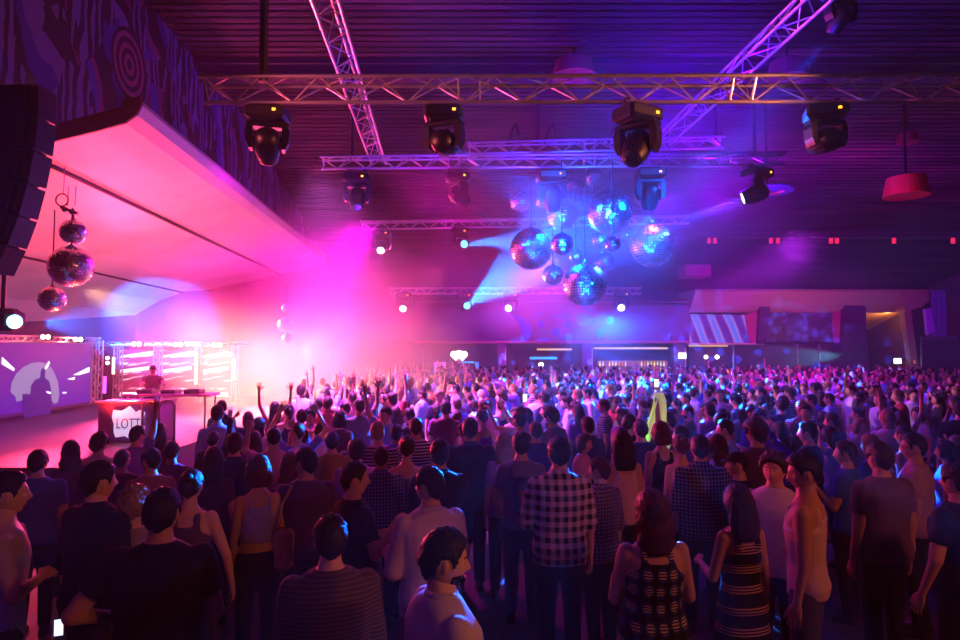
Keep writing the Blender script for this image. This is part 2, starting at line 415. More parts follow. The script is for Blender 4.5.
# ================================================================ moving heads
BLK = mat('fixture_black', '17141a', .42, noise_amt=.2, noise_scale=40)
GLS = mat('lens_glass', '303848', .08, .3)
LENS_ON = {}
def moving_head(p, rz, tilt, label, s=1.0, lens=None, led=True, yaw=0.0, group='moving heads of the light rig'):
    """p: top mounting point; head turned rz about the vertical, tilted tilt from straight down"""
    root = empty('moving_head_light', p, 0); tag(root, label, 'stage light', group); root.scale = (s, s, s)
    rt = Matrix.Rotation(yaw, 3, 'Z')
    mb = MB(); mb.bbox((0, 0, -.10), (.44, .34, .15), .03, rt); mb.bbox((0, 0, -.17), (.32, .26, .05), .02, rt); mb.build('base', BLK, root)
    for x in (-.13, .13):
        mb = MB(); mb.bbox(rt @ Vector((x, 0, -.01)), (.05, .07, .05), .01, rt); mb.path([rt @ Vector((x + .03 * math.cos(a), .0, .03 + .032 * math.sin(a))) for a in [PI * i / 6 - .2 for i in range(9)]], .012, 6); mb.build('clamp', BLK, root)
    if led:
        MB().box(rt @ Vector((.12, -.172, -.1)), (.035, .008, .025), rt).build('display', emit('led_orange', 'ff9020', 6), root)
    r2 = Matrix.Rotation(rz, 3, 'Z')
    mb = MB(); mb.bbox((0, 0, -.22), (.46, .16, .07), .02, r2)
    for sx_ in (-1, 1):
        pts = [(.21, -.22), (.235, -.30), (.225, -.42), (.19, -.50), (.155, -.50), (.15, -.40), (.155, -.28), (.16, -.22)]
        mb.prism([(sx_ * x, z) for x, z in pts], r2 @ Vector((0, -.075, 0)), r2 @ Vector((1, 0, 0)), Vector((0, 0, 1)), r2 @ Vector((0, 1, 0)), .15)
    yo = mb.build('yoke', BLK, root, fix=True)
    rh = r2 @ Matrix.Rotation(tilt, 3, 'X')
    mb = MB(); hc = Vector((0, 0, -.42))
    mb.lathe([(0.001, .17), (.07, .165), (.115, .13), (.14, .05), (.145, -.03), (.135, -.12), (.115, -.19), (.105, -.22), (.10, -.235)], 20, hc, rh)
    mb.build('head', BLK, root, smooth=True)
    mb = MB()
    for a in range(6): mb.bbox(hc + rh @ Vector((.14 * math.cos(a * PI / 3), .14 * math.sin(a * PI / 3), 0)), (.02, .02, .16), .005, rh)
    mb.build('cooling_rib', BLK, root)
    mb = MB(); mb.lathe([(.001, -.247), (.06, -.243), (.092, -.236)], 18, hc, rh)
    mb.build('lens', (emit('lens_' + lens[0], lens[0], lens[1]) if lens else GLS), root, smooth=True)
    d = rh @ Vector((0, 0, -1))
    return Vector(p) + s * (hc + d * .25), d
def head_aimed(p, target, *a, s=1.0, **k):
    """like moving_head but pointing at target"""
    hc = Vector(p) + Vector((0, 0, -.42 * s)); d = (Vector(target) - hc).normalized()
    tilt = math.acos(max(-1, min(1, -d.z))); rz = math.atan2(d.x, -d.y) if abs(d.x) + abs(d.y) > 1e-6 else 0
    # rotation about X by tilt takes -Z to (0, sin, -cos): y positive for positive tilt
    rz = math.atan2(-d.x, d.y)
    return moving_head(p, rz, tilt, *a, s=s, **k)
BC = W(590, 236, 15.0)              # centre of the mirror ball cluster
CY = (.0, .15, 1.0); BLU = (.01, .05, 1.0); PINK = (1.0, .02, .30); MAG = (1.0, .0, .75); PUR = (.35, .0, 1.0); RED = (1, .04, .12)
L1 = head_aimed(W(268, 106, 7.0), W(275, 300, 9.0), 'black moving head under the closest truss, first from the stage', s=1.0)
L2 = head_aimed(W(444, 106, 7.0), BC, 'black moving head under the closest truss, throwing a blue beam at the mirror balls', s=.98)
L3 = head_aimed(W(637, 106, 7.0), W(560, 330, 5.5), 'black moving head hanging sideways under the closest truss, above the mirror balls', s=1.08, yaw=.5)
L4 = head_aimed(W(825, 105, 7.0), BC, 'black moving head under the closest truss furthest towards the bar, with thin blue beam', s=.95, yaw=-.3)
L5 = head_aimed(W(458, 172, 14.0), W(530, 250, 15), 'purple-lit moving head under the second truss, below the one with blue beam', s=1.25)
L6 = head_aimed(W(757, 168, 14.0), W(600, 250, 15), 'blue-lit moving head under the far end of the second truss, lens glowing white', s=1.35, lens=('cfe8ff', 6), yaw=.4)
L7 = head_aimed(W(552, 170, 14.0), W(560, 330, 15), 'dark moving head among the small upper mirror balls', s=1.4)
L8 = head_aimed(W(650, 168, 14.0), W(640, 300, 15), 'dark moving head above the large ball nearest the bar', s=1.4)
L9 = head_aimed(W(357, 173, 14.0), W(357, 320, 12), 'faint magenta moving head under the second truss end nearest the stage', s=1.3)
L10 = head_aimed(W(460, 228, 21), BC, 'small moving head under the third truss with bright blue lens', s=1.3, lens=('40b0ff', 7))
L11 = head_aimed(W(382, 230, 21), W(330, 420, 14), 'small moving head under the third truss with white lens in magenta haze', s=1.3, lens=('ffe0ff', 7))
L12 = head_aimed(W(465, 292, 27), BC, 'moving head under the lowest truss shining blue up at the mirror balls', s=1.5, lens=('40b0ff', 7))
L13 = head_aimed(W(404, 292, 27), W(330, 450, 14), 'moving head at the hazy end of the lowest truss with white lens', s=1.5, lens=('ffe8ff', 7))
L14 = head_aimed(W(511, 292, 27), W(300, 420, 14), 'moving head on the lowest truss with white lens below the big balls', s=1.5, lens=('ffffff', 7))
L15 = head_aimed(W(621, 291, 27), W(640, 700, 8), 'moving head on the end of the lowest truss with white lens', s=1.5, lens=('ffffff', 7))
L16 = head_aimed(W(840, -12, 8.6), W(700, 300, 12), 'blue-lit moving head hanging from the diagonal truss at the top of the hall', s=.95, yaw=.3)

# ================================================================ mirror balls
TILE = mat('mirror_tile', 'e8ecf4', .26, 1.0); CORE = mat('ball_core', '303038', .5)
def ball_meshes(n, seed):
    rr = random.Random(seed); mb = MB(); rows = n
    for j in range(rows):
        t0 = -PI / 2 + PI * j / rows; t1 = t0 + PI / rows; tm = (t0 + t1) / 2
        k = max(4, int(2 * rows * math.cos(tm)))
        for i in range(k):
            a0 = 2 * PI * (i + .09) / k; a1 = 2 * PI * (i + .91) / k; g = PI / rows * .09
            q = [Vector((math.cos(t) * math.cos(a), math.cos(t) * math.sin(a), math.sin(t))) for t, a in ((t0 + g, a0), (t0 + g, a1), (t1 - g, a1), (t1 - g, a0))]
            nrm = sum(q, Vector()) / 4; ax = nrm.orthogonal().normalized()
            ro = Matrix.Rotation(rr.uniform(-.11, .11), 3, ax) @ Matrix.Rotation(rr.uniform(-.11, .11), 3, ax.cross(nrm).normalized())
            c = nrm
            mb.add([c + ro @ (p - c) for p in q], [(0, 1, 2, 3)])
    return mb.mesh('mirror_tiles')
tiles_big = ball_meshes(26, 3); tiles_small = ball_meshes(15, 4)
tiles_big.materials.append(TILE); tiles_small.materials.append(TILE)
core_me = MB().sphere((0, 0, 0), .975, 20, 12).mesh('core'); core_me.materials.append(CORE)
def mirror_ball(px, py, rp, Y, label, top, group, rz=0):
    p = W(px, py, Y); r = rp * Y / 640
    root = empty('mirror_ball', p, rz); tag(root, label, 'mirror ball', group)
    a = link('mirror_tiles', tiles_big if r > .3 else tiles_small, None, root); a.scale = (r, r, r)
    c = link('core', core_me, None, root); c.scale = (r, r, r)
    MB().lathe([(.02 + .1 * r, r * .97), (.02 + .1 * r, r * 1.04), (.02, r * 1.08), (.02, r * 1.15)], 12).build('hanging_cap', mat('cap_metal', '606068', .4, .8), root, smooth=False)
    if top: MB().tube((0, 0, r * 1.1), (0, 0, top - p.z), .012, n=5).build('suspension_wire', CAB, root)
    return root
z2 = W(500, 168, 14).z
G = 'mirror balls of the central cluster'
for px, py, r, Y, t in (
    (610, 212, 22.5, 14.2, 'largest upper mirror ball in the cluster, under the sideways moving head'),
    (531, 249, 21, 14.6, 'large mirror ball with magenta glow on its stage side'),
    (652, 245, 22, 15.0, 'large mirror ball on the bar side of the cluster'),
    (585, 284, 22, 14.0, 'lowest large mirror ball, magenta streak across its underside'),
    (562, 215, 15.5, 15.2, 'medium mirror ball between the two big upper ones'),
    (562, 244, 11.5, 13.5, 'small mirror ball beside the magenta glowing big ball'),
    (553, 275, 10.5, 16.3, 'small mirror ball half hidden behind the lowest large one'),
    (613, 244, 8, 13.2, 'tiny mirror ball hanging just under the largest upper ball'),
    (600, 240, 9, 16.4, 'small mirror ball behind the tiny one, under the largest upper ball'),
    (627, 234, 7, 16.6, 'tiny mirror ball wedged between the two large ones on the bar side'),
    (605, 262, 10, 17.2, 'small mirror ball above the shoulder of the lowest large one'),
    (576, 256, 7, 16.4, 'tiny mirror ball in the middle of the bright cluster'),
    (520, 201, 10.5, 15.6, 'small mirror ball hanging alone on the stage side of the cluster'),
    (541, 179, 6.5, 16.8, 'tiny mirror ball at the top beside the dark moving head'),
    (545, 199, 10, 16.0, 'small mirror ball just below the dark moving head'),
    (571, 184, 7, 17.0, 'tiny mirror ball hanging under the short truss'),
    (594, 177, 10, 16.6, 'small mirror ball touching the second truss from below'),
    (646, 194, 13, 16.2, 'medium mirror ball high up over the bar-side large ball')):
    mirror_ball(px, py, r, Y, t, z2, G, px * .7)
GL = 'mirror balls below the stage canopy'
zc = W(70, 205, 11).z
for px, py, r, Y, t in ((73, 232, 12.5, 11.3, 'upper small mirror ball of the three under the red canopy'), (70.5, 266.5, 20.5, 11.2, 'big mirror ball in the middle of the three under the red canopy'), (52, 299, 12.5, 11.4, 'lowest mirror ball under the red canopy, offset to the speaker side')):
    mirror_ball(px, py, r, Y, t, zc, GL, px)
for px, py, r, t in ((285.5, 308, 4, 'top of the tiny haze-washed mirror balls above the stage'), (285, 324.5, 7.5, 'largest of the haze-washed mirror balls above the stage'), (287, 338, 5, 'bottom one of the haze-washed mirror balls above the stage')):
    mirror_ball(px, py, r, 19.0, t, W(285, 285, 19).z, 'mirror balls in the stage haze', px)
# ring and clamps above the three
c = W(62, 200, 11.2); mb = MB(); mb.path([c + Vector((.11 * math.cos(a), 0, .11 * math.sin(a))) for a in [2 * PI * i / 16 for i in range(16)]], .015, 6, closed=True)
mb.path([c + Vector((.02, 0, .1)), c + Vector((.03, 0, .6))], .008, 5); mb.tube(c + Vector((-.02, 0, -.13)), c + Vector((.28, 0, -.24)), .03)
for dx in (.05, .18): mb.bbox(c + Vector((dx, 0, -.15 - dx * .35)), (.07, .06, .09), .01); mb.path([c + Vector((dx + .05, 0, -.1)), c + Vector((dx + .06, 0, .25))], .008, 5)
tag(mb.build('rigging_ring', mat('cap_metal2', '8878a0', .4, .5)), 'metal ring and clamps holding the mirror balls under the red canopy', 'rigging')

# ================================================================ PA line array, upper left
pa_m = mat('speaker_cabinet', '120c10', .6, noise_amt=.3, noise_scale=30); pa_g = mat('speaker_grille', '1c1418', .5, bump=.6, noise_scale=90)
edge = [(50, 84), (50, 118), (46, 152), (39, 186), (30, 219), (18, 250), (4, 279)]
names = ['topmost', 'second from the top', 'third from the top', 'fourth from the top', 'fifth from the top', 'lowest']
for i in range(6):
    a = W(*edge[i], 6.0); b_ = W(*edge[i + 1], 6.0); ax = (a - b_); L = ax.length; ax.normalize()
    ang = math.atan2(ax.x, ax.z); rt = Matrix.Rotation(ang, 3, 'Y'); mid = (a + b_) / 2
    root = empty('line_array_speaker', mid); tag(root, 'black line array cabinet hanging beside the canopy, %s of its column' % names[i], 'speaker', 'line array cabinets')
    MB().bbox(rt @ Vector((-.72, .10, 0)), (1.2, .3, L * .97), .03, rt).build('cabinet', pa_m, root)
    MB().bbox(rt @ Vector((-.74, -.065, 0)), (1.1, .03, L * .86), .01, rt).build('grille', pa_g, root)
    mb = MB(); mb.box(rt @ Vector((-.105, .1, 0)), (.03, .26, L * .9), rt); mb.build('rigging_plate', mat('rig_plate', '3a1c26', .5), root)
# ================================================================ stage
SZ = .60
struct(MB().box((-10.6, 19.5, SZ / 2), (8.8, 17.0, SZ)).build('floor_stage', mat('stage_deck', '4c3a58', .5)), 'raised stage deck')
# front riser wall / DJ booth
xa = W(98, 403, 14.0); xb = W(160, 403, 14.0)
PUR_P = mat('riser_purple', '7a4a90', .6)
t = empty('dj_booth', (0, 0, 0)); tag(t, 'purple-lit booth wall on the stage carrying the white crest', 'booth')
MB().bbox(((xa.x + xb.x) / 2, 14.35, (xa.z + SZ) / 2), (xb.x - xa.x, .7, xa.z - SZ), .02).build('front_wall', PUR_P, t)
MB().box(((xa.x + xb.x) / 2, 14.33, xa.z + .02), (xb.x - xa.x + .1, .8, .04)).build('counter', mat('riser_top', '9a6a88', .4), t)
# side screen along the left stage wall
def LS(px, z):      # point on the side screen's plane X0=-12.35+DRIFT*Y
    Y = -12.35 / ((px - 480) / 640 - DRIFT); return Vector((-12.35 + DRIFT * Y, Y, z))
ya, yb = 13.0, LS(91, 0).y
zb, zt = .78, 2.92
A = Vector((-12.35 + DRIFT * ya, ya, 0)); B = Vector((-12.35 + DRIFT * yb, yb, 0)); dv = (B - A).normalized(); nv = Vector((dv.y, -dv.x, 0))
scr = empty('led_side_screen', A); tag(scr, 'purple LED screen at the stage side showing a DJ silhouette before a pale disc', 'screen')
Ls = (B - A).length
m, nt, b = new_mat('side_screen_picture')
tc = N(nt, 'ShaderNodeTexCoord'); sx = N(nt, 'ShaderNodeSeparateXYZ'); nt.links.new(tc.outputs['Object'], sx.inputs[0])
b.inputs['Base Color'].default_value = (.02, .02, .02, 1); b.inputs['Emission Strength'].default_value = 1.0
fz = mth(nt, 'DIVIDE', mth(nt, 'SUBTRACT', sx.outputs[2], zb), zt - zb)
nt.links.new(ramp(nt, fz, [(0, '5018a8'), (.5, '70209c'), (1, '801c8c')]), b.inputs['Emission Color'])
def scr_poly(pts, off, m_, name, depth=.008):
    mb = MB(); mb.prism([(p[0], p[1]) for p in pts], nv * off, dv, Vector((0, 0, 1)), nv, depth); return mb.build(name, m_, scr, fix=True)
scr_poly([(0, zb), (Ls, zb), (Ls, zt), (0, zt)], 0, m, 'display_panel', .06)
def sp(px, py):     # pixel on the screen plane to (along, z)
    Y = -12.35 / ((px - 480) / 640 - DRIFT); w = W(px, py, Y); return ((Vector((w.x, w.y, 0)) - A).dot(dv), w.z)
c0 = [sp(11 + 0 * i, 400) for i in range(1)]
arc = [(15.5 + 0, 397), (10, 392), (11, 383), (15, 374), (22, 367), (30, 363), (38, 362), (46, 364), (52, 370), (57, 381), (59, 394), (58, 402), (54, 404), (52, 401), (49, 398), (49, 394), (24, 394), (22, 400), (16, 402)]
scr_poly([sp(*p) for p in arc], .064, emit('screen_disc', 'a890cc', .8), 'picture_disc')
sil = [(30, 397), (30, 386), (34, 380), (39, 378), (39.5, 371), (41, 368), (43, 368), (44, 372), (43.5, 378), (48, 381), (50, 388), (50.5, 393), (51, 400), (51, 419), (28, 421), (24, 418), (22, 398), (22, 394), (27, 394)]
scr_poly([sp(*p) for p in sil], .074, emit('screen_silhouette', '4a1c90', .8), 'picture_silhouette')
WS = emit('screen_white', 'f4e8ff', 2.0)
for k, pts in enumerate(([(0, 357), (13, 369), (12, 371), (0, 364)], [(72, 375), (88, 367), (88, 372), (78, 375)], [(66, 379), (74, 377), (73, 380)], [(43, 369), (47, 361), (48, 363), (45, 369)], [(45, 391), (50, 392), (50, 394), (46, 393)], [(62, 392), (66, 392), (65, 393.4), (62, 393.4)])):
    scr_poly([sp(*p) for p in pts], .076, WS, 'light_streak')
mb = MB()
for z in (zb - .05, zt + .05): mb.box(dv * (Ls / 2) + nv * .03 + Vector((0, 0, z)), (Ls + .2, .1, .09), Matrix.Rotation(math.atan2(dv.y, dv.x), 3, 'Z'))
mb.box(dv * (Ls + .06) + nv * .03 + Vector((0, 0, (zb + zt) / 2)), (.1, .1, zt - zb + .2), Matrix.Rotation(math.atan2(dv.y, dv.x), 3, 'Z'))
mb.build('screen_frame', mat('screen_frame', '6a4a78', .5), scr)
# vertical truss posts beside the screen and on the backdrop
def vpost(px, y0, y1, Y, label, s=.22):
    a = W(px, y1, Y); b_ = W(px, y0, Y)
    root = empty('stage_post', a); tag(root, label, 'truss post', 'upright truss posts on the stage'); H = b_.z - a.z
    rt = s / 2
    for q in ((-rt, -rt), (rt, -rt), (-rt, rt), (rt, rt)): MB().tube((q[0], q[1], 0), (q[0], q[1], H), .03, n=6).build('chord', ALU, root)
    mb = MB(); n = int(H / .25)
    for i in range(n):
        z0 = H * i / n; z1 = H * (i + 1) / n; sg = 1 if i % 2 else -1
        mb.tube((-rt * sg, -rt, z0), (rt * sg, -rt, z1), .014, n=4, caps=False); mb.tube((-rt * sg, rt, z0), (rt * sg, rt, z1), .014, n=4, caps=False)
        mb.tube((-rt, rt * sg, z0), (-rt, -rt * sg, z1), .014, n=4, caps=False); mb.tube((rt, rt * sg, z0), (rt, -rt * sg, z1), .014, n=4, caps=False)
    mb.build('bracing', ALU, root); return root
vpost(96, 340, 404, 20.9, 'upright truss post next to the purple side screen')
vpost(117, 343, 404, 24.5, 'upright truss post with warm lights between side screen and back screens')
vpost(157, 345, 404, 24.5, 'upright truss post behind the DJ')
vpost(198, 345, 404, 24.5, 'glowing upright truss post between second and third back screen', .2)
vpost(235, 345, 404, 24.5, 'glowing upright truss post on the hazy end of the back screens', .2)
# back LED screens
m, nt, b = new_mat('back_screen_picture')
tc = N(nt, 'ShaderNodeTexCoord'); b.inputs['Base Color'].default_value = (.02, .02, .02, 1)
sx = N(nt, 'ShaderNodeSeparateXYZ'); nt.links.new(tc.outputs['Object'], sx.inputs[0])
cb = N(nt, 'ShaderNodeCombineXYZ'); nt.links.new(mth(nt, 'MULTIPLY', sx.outputs[0], .35), cb.inputs[0]); nt.links.new(mth(nt, 'SUBTRACT', mth(nt, 'MULTIPLY', sx.outputs[2], 2.6), mth(nt, 'MULTIPLY', sx.outputs[0], .36)), cb.inputs[1])
n = N(nt, 'ShaderNodeTexNoise'); n.inputs['Scale'].default_value = 1.9; n.inputs['Detail'].default_value = 2; nt.links.new(cb.outputs[0], n.inputs['Vector'])
nt.links.new(ramp(nt, n.outputs['Fac'], [(0, 'c03070'), (.50, 'd84880'), (.57, 'ff90b0'), (.60, 'ffffff')]), b.inputs['Emission Color'])
nt.links.new(ramp(nt, n.outputs['Fac'], [(0, '8a8a8a'), (.56, '909090'), (.6, 'ffffff')]), b.inputs['Emission Strength'])
for k, (p0, p1, t) in enumerate(((119, 154, 'first back screen beside the warm post'), (160, 195, 'middle back screen behind the DJ'), (201, 232, 'third back screen fading into the haze'))):
    a = W(p0, 397, 25); c = W(p1, 350, 25)
    root = empty('led_back_screen', ((a.x + c.x) / 2, 25, a.z)); tag(root, 'pink LED panel with white streaks, ' + t, 'screen', 'LED panels on the stage back'); w = c.x - a.x; h = c.z - a.z
    MB().box((0, 0, h / 2), (w, .08, h)).build('display_panel', m, root)
    mb = MB(); mb.box((0, .07, h / 2), (w + .06, .06, h + .08)); mb.build('housing', BLK, root)
    for zz, hh, sl in ((h * .93, .10, .18), (h * .62, .14, .14), (h * .10, .16, -.02)):
        mb = MB(); mb.prism([(-w / 2 + .05, zz - hh - sl * .5), (w / 2 - .1, zz - hh + sl * .5), (w / 2 - .1, zz + sl * .5), (-w / 2 + .05, zz - sl * .5)], (0, -.045, 0), Vector((1, 0, 0)), Vector((0, 0, 1)), Vector((0, -1, 0)), .006)
        mb.build('light_streak', emit('streak_white', 'fff0f8', 1.5), root, fix=True)
# top stage bars and blinders
truss(W(-30, 338, 14.2), W(97, 340.5, 20.6), .16, 'thin lighting bar above the purple side screen', rc=.03, name='stage_lighting_bar')
truss(W(99, 344, 24.2), W(250, 344, 24.2), .16, 'thin lighting bar above the pink back screens', rc=.03, name='stage_lighting_bar')
WRM = emit('blinder_warm', 'ffe0c0', 7)
for k, (px, py, Y, t) in enumerate(((45.5, 337, 16.6, 'above the silhouette screen'), (78, 339.5, 18.8, 'above the far edge of the side screen'), (136.5, 344, 23.9, 'above the first back screen'), (178, 344.5, 23.9, 'above the middle back screen'), (217, 345, 23.9, 'above the third back screen'))):
    p = W(px, py, Y); root = empty('blinder_light', p); tag(root, 'twin round warm stage blinder glowing ' + t, 'stage light', 'twin blinders over the stage')
    MB().bbox((0, .06, 0), (.34 * Y / 20, .1, .2 * Y / 20), .02).build('housing', BLK, root)
    for sx_ in (-1, 1):
        MB().lathe([(.001, .02), (.06 * Y / 20, .012), (.075 * Y / 20, 0)], 16, (sx_ * .08 * Y / 20, -.0, 0), Matrix.Rotation(PI / 2, 3, 'X')).build('lamp', WRM, root, smooth=True)
    point('blinder_glow', p + Vector((0, -.25, 0)), (1, .2, .15), 16, .08)
for px, py, Y, t in ((107.5, 358, 22, 'upper'), (107.5, 363, 22, 'lower')):
    p = W(px, py, Y); root = empty('small_par_light', p); tag(root, '%s small warm lamp on the stand next to the screen post' % t, 'stage light')
    MB().sphere((0, 0, 0), .06, 12, 8).build('lamp', WRM, root, smooth=True); MB().lathe([(.05, .0), (.07, .02), (.07, .12)], 12, (0, 0, 0), Matrix.Rotation(-PI / 2, 3, 'X')).build('housing', BLK, root)
# glow tubes
for px, y0, y1, Y, st, t in ((116, 357, 374, 24.2, 5, 'short warm glow tube on the post by the first back screen'), (198, 352, 384, 24.2, 5, 'long warm glow tube on the post of the third back screen'), (235.5, 358, 380, 24.2, 4.5, 'warm glow tube on the hazy end post'), (107.5, 376, 393, 22, 2.5, 'violet glow tube on the stand next to the screen post')):
    a = W(px, y1, Y); b_ = W(px, y0, Y)
    root = empty('light_tube', a); tag(root, t, 'light tube'); MB().tube((0, -.18, 0), (0, -.18, b_.z - a.z), .05, n=10).build('tube', emit('tube_%d' % int(st * 10), 'ffb090' if st > 3 else 'd050ff', st), root)
    MB().box((0, -.12, (b_.z - a.z) / 2), (.06, .04, b_.z - a.z + .1)).build('mount', BLK, root)
# crest sign "LOTT"
p = W(128.5, 438.5, 13.93); root = empty('crest_sign', (p.x, 13.97, max(p.z, .62))); tag(root, 'white shield-shaped crest sign with jagged top reading LOTT', 'sign'); k = 13.93 / 640
pts = [(-15, 6), (-13, 1), (-4, 2.5), (2, -1), (8, 1.5), (14, 3), (15, 10), (13, 15), (15, 26), (10, 28), (6, 25.5), (3, 29), (0, 32), (-4, 29), (-8, 27), (-16, 28), (-17, 21), (-15, 14)]
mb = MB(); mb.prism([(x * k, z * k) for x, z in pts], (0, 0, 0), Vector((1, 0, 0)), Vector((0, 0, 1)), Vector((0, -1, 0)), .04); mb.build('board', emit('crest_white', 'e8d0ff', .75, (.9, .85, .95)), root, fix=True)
tm = text_mesh('LOTT', .21); o = link('lettering', tm, mat('crest_text', 'b080c8', .6), root); o.rotation_euler = (PI / 2, 0, 0); o.location = (-.01, -.05, .31); o.scale = (1, 1.5, 1)
# DJ desk with equipment and chrome arches
p = W(180, 402, 15.6)
root = empty('dj_table', (p.x, 15.2, SZ)); tag(root, 'pink-lit DJ table with mixer gear on the stage', 'table')
MB().bbox((0, 0, .95), (2.0, .7, .06), .01).build('table_top', mat('dj_top', 'c890b0', .4), root)
for sx_ in (-.9, .9):
    for sy in (-.28, .28): MB().tube((sx_, sy, 0), (sx_, sy, .93), .025).build('leg', ALU, root)
for i, (dx, w, t) in enumerate(((-.55, .36, 'turntable deck beside the DJ on the table, nearer the posts'), (0, .34, 'mixer in the middle of the DJ table'), (.55, .36, 'turntable deck on the hazy end of the DJ table'))):
    g = empty('dj_mixer' if i == 1 else 'turntable', (p.x + dx, 15.15, SZ + .98)); tag(g, t, 'mixer' if i == 1 else 'turntable')
    MB().bbox((0, 0, .045), (w, .36, .09), .01).build('body', BLK, g)
    if i != 1: MB().lathe([(.001, .115), (.14, .115), (.14, .09)], 24).build('platter', mat('platter', '888890', .3, .8), g)
    else:
        for q in range(6): MB().tube((-.1 + .1 * (q % 3), -.08 + .1 * (q // 3), .09), (-.1 + .1 * (q % 3), -.08 + .1 * (q // 3), .115), .014).build('knob', ALU, g)
for px, t in ((149, 'chrome arched tube rail before the DJ table, nearer the crest'), (166, 'chrome arched tube rail before the DJ table, nearer the haze')):
    a = W(px, 420, 14.0); w = .16; h = .92
    pts = [(-w, 0)] + [(-w + (.14 - .14 * math.cos(q)), h - .14 + .14 * math.sin(q)) for q in [PI / 2 * i / 5 for i in range(6)]] + [(w - .14 + .14 * math.sin(q), h - .14 + .14 * math.cos(q)) for q in [PI / 2 * i / 5 for i in range(6)]] + [(w, 0)]
    o = MB().path([(x, 0, z) for x, z in pts], .03, 8).build('arched_rail', ALU, loc=(a.x + .12, 13.8, SZ), smooth=True); tag(o, t, 'rail')
# dark wedge monitor and blue source at lower left
p = W(6, 320, 9.5); root = empty('hanging_projector', p); tag(root, 'dark fixture at the far stage side of the frame throwing a wide blue beam', 'stage light')
MB().bbox((-.05, 0, 0), (.5, .4, .34), .08).build('body', BLK, root); MB().sphere((.2, -.1, -.03), (.1, .1, .1), 14, 8).build('lens', emit('lens_cyan', '60d0ff', 14), root, smooth=True)
MB().tube((-.05, 0, .15), (-.05, 0, .9), .03).build('bracket', BLK, root)
BL = p + Vector((.36, .30, -.03))
# ================================================================ balcony and bar at the back
YB = 36.0
def quadbox(x0, y0, x1, y1, Y, depth, name, m, parent=None, inset=0):
    a = W(x0, y1, Y); b_ = W(x1, y0, Y)
    return MB().box(((a.x + b_.x) / 2, Y + depth / 2, (a.z + b_.z) / 2), (b_.x - a.x, depth, b_.z - a.z)).build(name, m, parent)
m, nt, b = new_mat('balcony_fascia')
tc = N(nt, 'ShaderNodeTexCoord'); b.inputs['Roughness'].default_value = .6
b.inputs['Base Color'].default_value = (*lin('66186c'), 1)
balc = empty('balcony', (0, 0, 0)); tag(balc, 'long violet balcony front with painted blue light circles, above the bar', 'balcony')
quadbox(415, 305, 689, 342.5, YB, .3, 'front_panel', m, balc)
a = W(415, 343, YB); b_ = W(689, 300, YB)
MB().box(((a.x + b_.x) / 2, YB + 1.6, a.z + .06), (b_.x - a.x, 3.4, .12)).build('balcony_floor', mat('balc_under', 'b03a70', .6), balc)
MB().box(((a.x + b_.x) / 2, YB + .1, b_.z - .1), (b_.x - a.x, .45, .08)).build('rail_cap', mat('balc_cap', '7a5a80', .5), balc)
MB().box(((a.x + b_.x) / 2, YB - .02, a.z + .03), (b_.x - a.x, .08, .06)).build('bottom_trim', mat('balc_trim', 'c0a0a8', .5), balc)
BDOT = mat('painted_blue_light', '2c7cff', .6)  # projected blue light, painted as flat shapes on the balcony front
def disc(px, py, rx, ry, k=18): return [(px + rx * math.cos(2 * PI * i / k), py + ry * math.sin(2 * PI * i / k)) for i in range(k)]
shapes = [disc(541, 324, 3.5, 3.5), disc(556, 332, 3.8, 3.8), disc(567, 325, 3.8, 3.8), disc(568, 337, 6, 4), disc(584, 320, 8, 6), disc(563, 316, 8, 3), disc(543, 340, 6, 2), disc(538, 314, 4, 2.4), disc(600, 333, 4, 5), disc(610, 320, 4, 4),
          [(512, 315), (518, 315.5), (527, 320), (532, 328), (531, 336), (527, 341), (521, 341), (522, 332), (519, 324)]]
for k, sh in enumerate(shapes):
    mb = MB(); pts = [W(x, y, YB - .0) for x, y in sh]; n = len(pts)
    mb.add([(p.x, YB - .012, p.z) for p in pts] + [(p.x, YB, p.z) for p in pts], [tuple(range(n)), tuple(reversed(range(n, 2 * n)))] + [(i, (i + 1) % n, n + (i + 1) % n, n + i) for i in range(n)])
    mb.build('painted_light_circle' if k < 10 else 'painted_light_crescent', BDOT, balc, fix=True)
# upper balcony back: dark wall and magenta strip
struct(quadbox(385, 262, 690, 304, 41, .2, 'wall_balcony', mat('balc_wall', '5a2f66', .7)))
o = quadbox(390, 271, 560, 276, 40.8, .1, 'ledge_strip', mat('ledge', 'c04a90', .5)); tag(o, 'magenta ledge strip on the wall above the balcony', 'ledge')
# pillars
COLM = mat('pillar_plum', '5c3a6a', .5)
for px, w, t in ((419, 9, 'pillar at the hazy end of the balcony'), (502, 8, 'pillar between the lantern bay and the blue-topped bay'), (587, 11, 'wide pillar in the middle under the balcony'), (679, 13, 'pillar under the bar-side end of the balcony')):
    a = W(px - w / 2, 343, YB + .6); b_ = W(px + w / 2, 343, YB + .6); root = empty('pillar', ((a.x + b_.x) / 2, YB + .75, 0)); tag(root, 'violet square ' + t, 'pillar')
    MB().bbox((0, 0, 1.45), (b_.x - a.x, .4, 2.9), .03).build('shaft', COLM, root)
    MB().box(((b_.x - a.x) / 2 - .03, -.22, 1.4), (.05, .04, 2.6)).build('edge_strip', mat('pillar_edge', 'b8a8b8', .4), root)
    MB().bbox((0, 0, 2.93), (b_.x - a.x + .15, .55, .1), .02).build('capital', COLM, root)
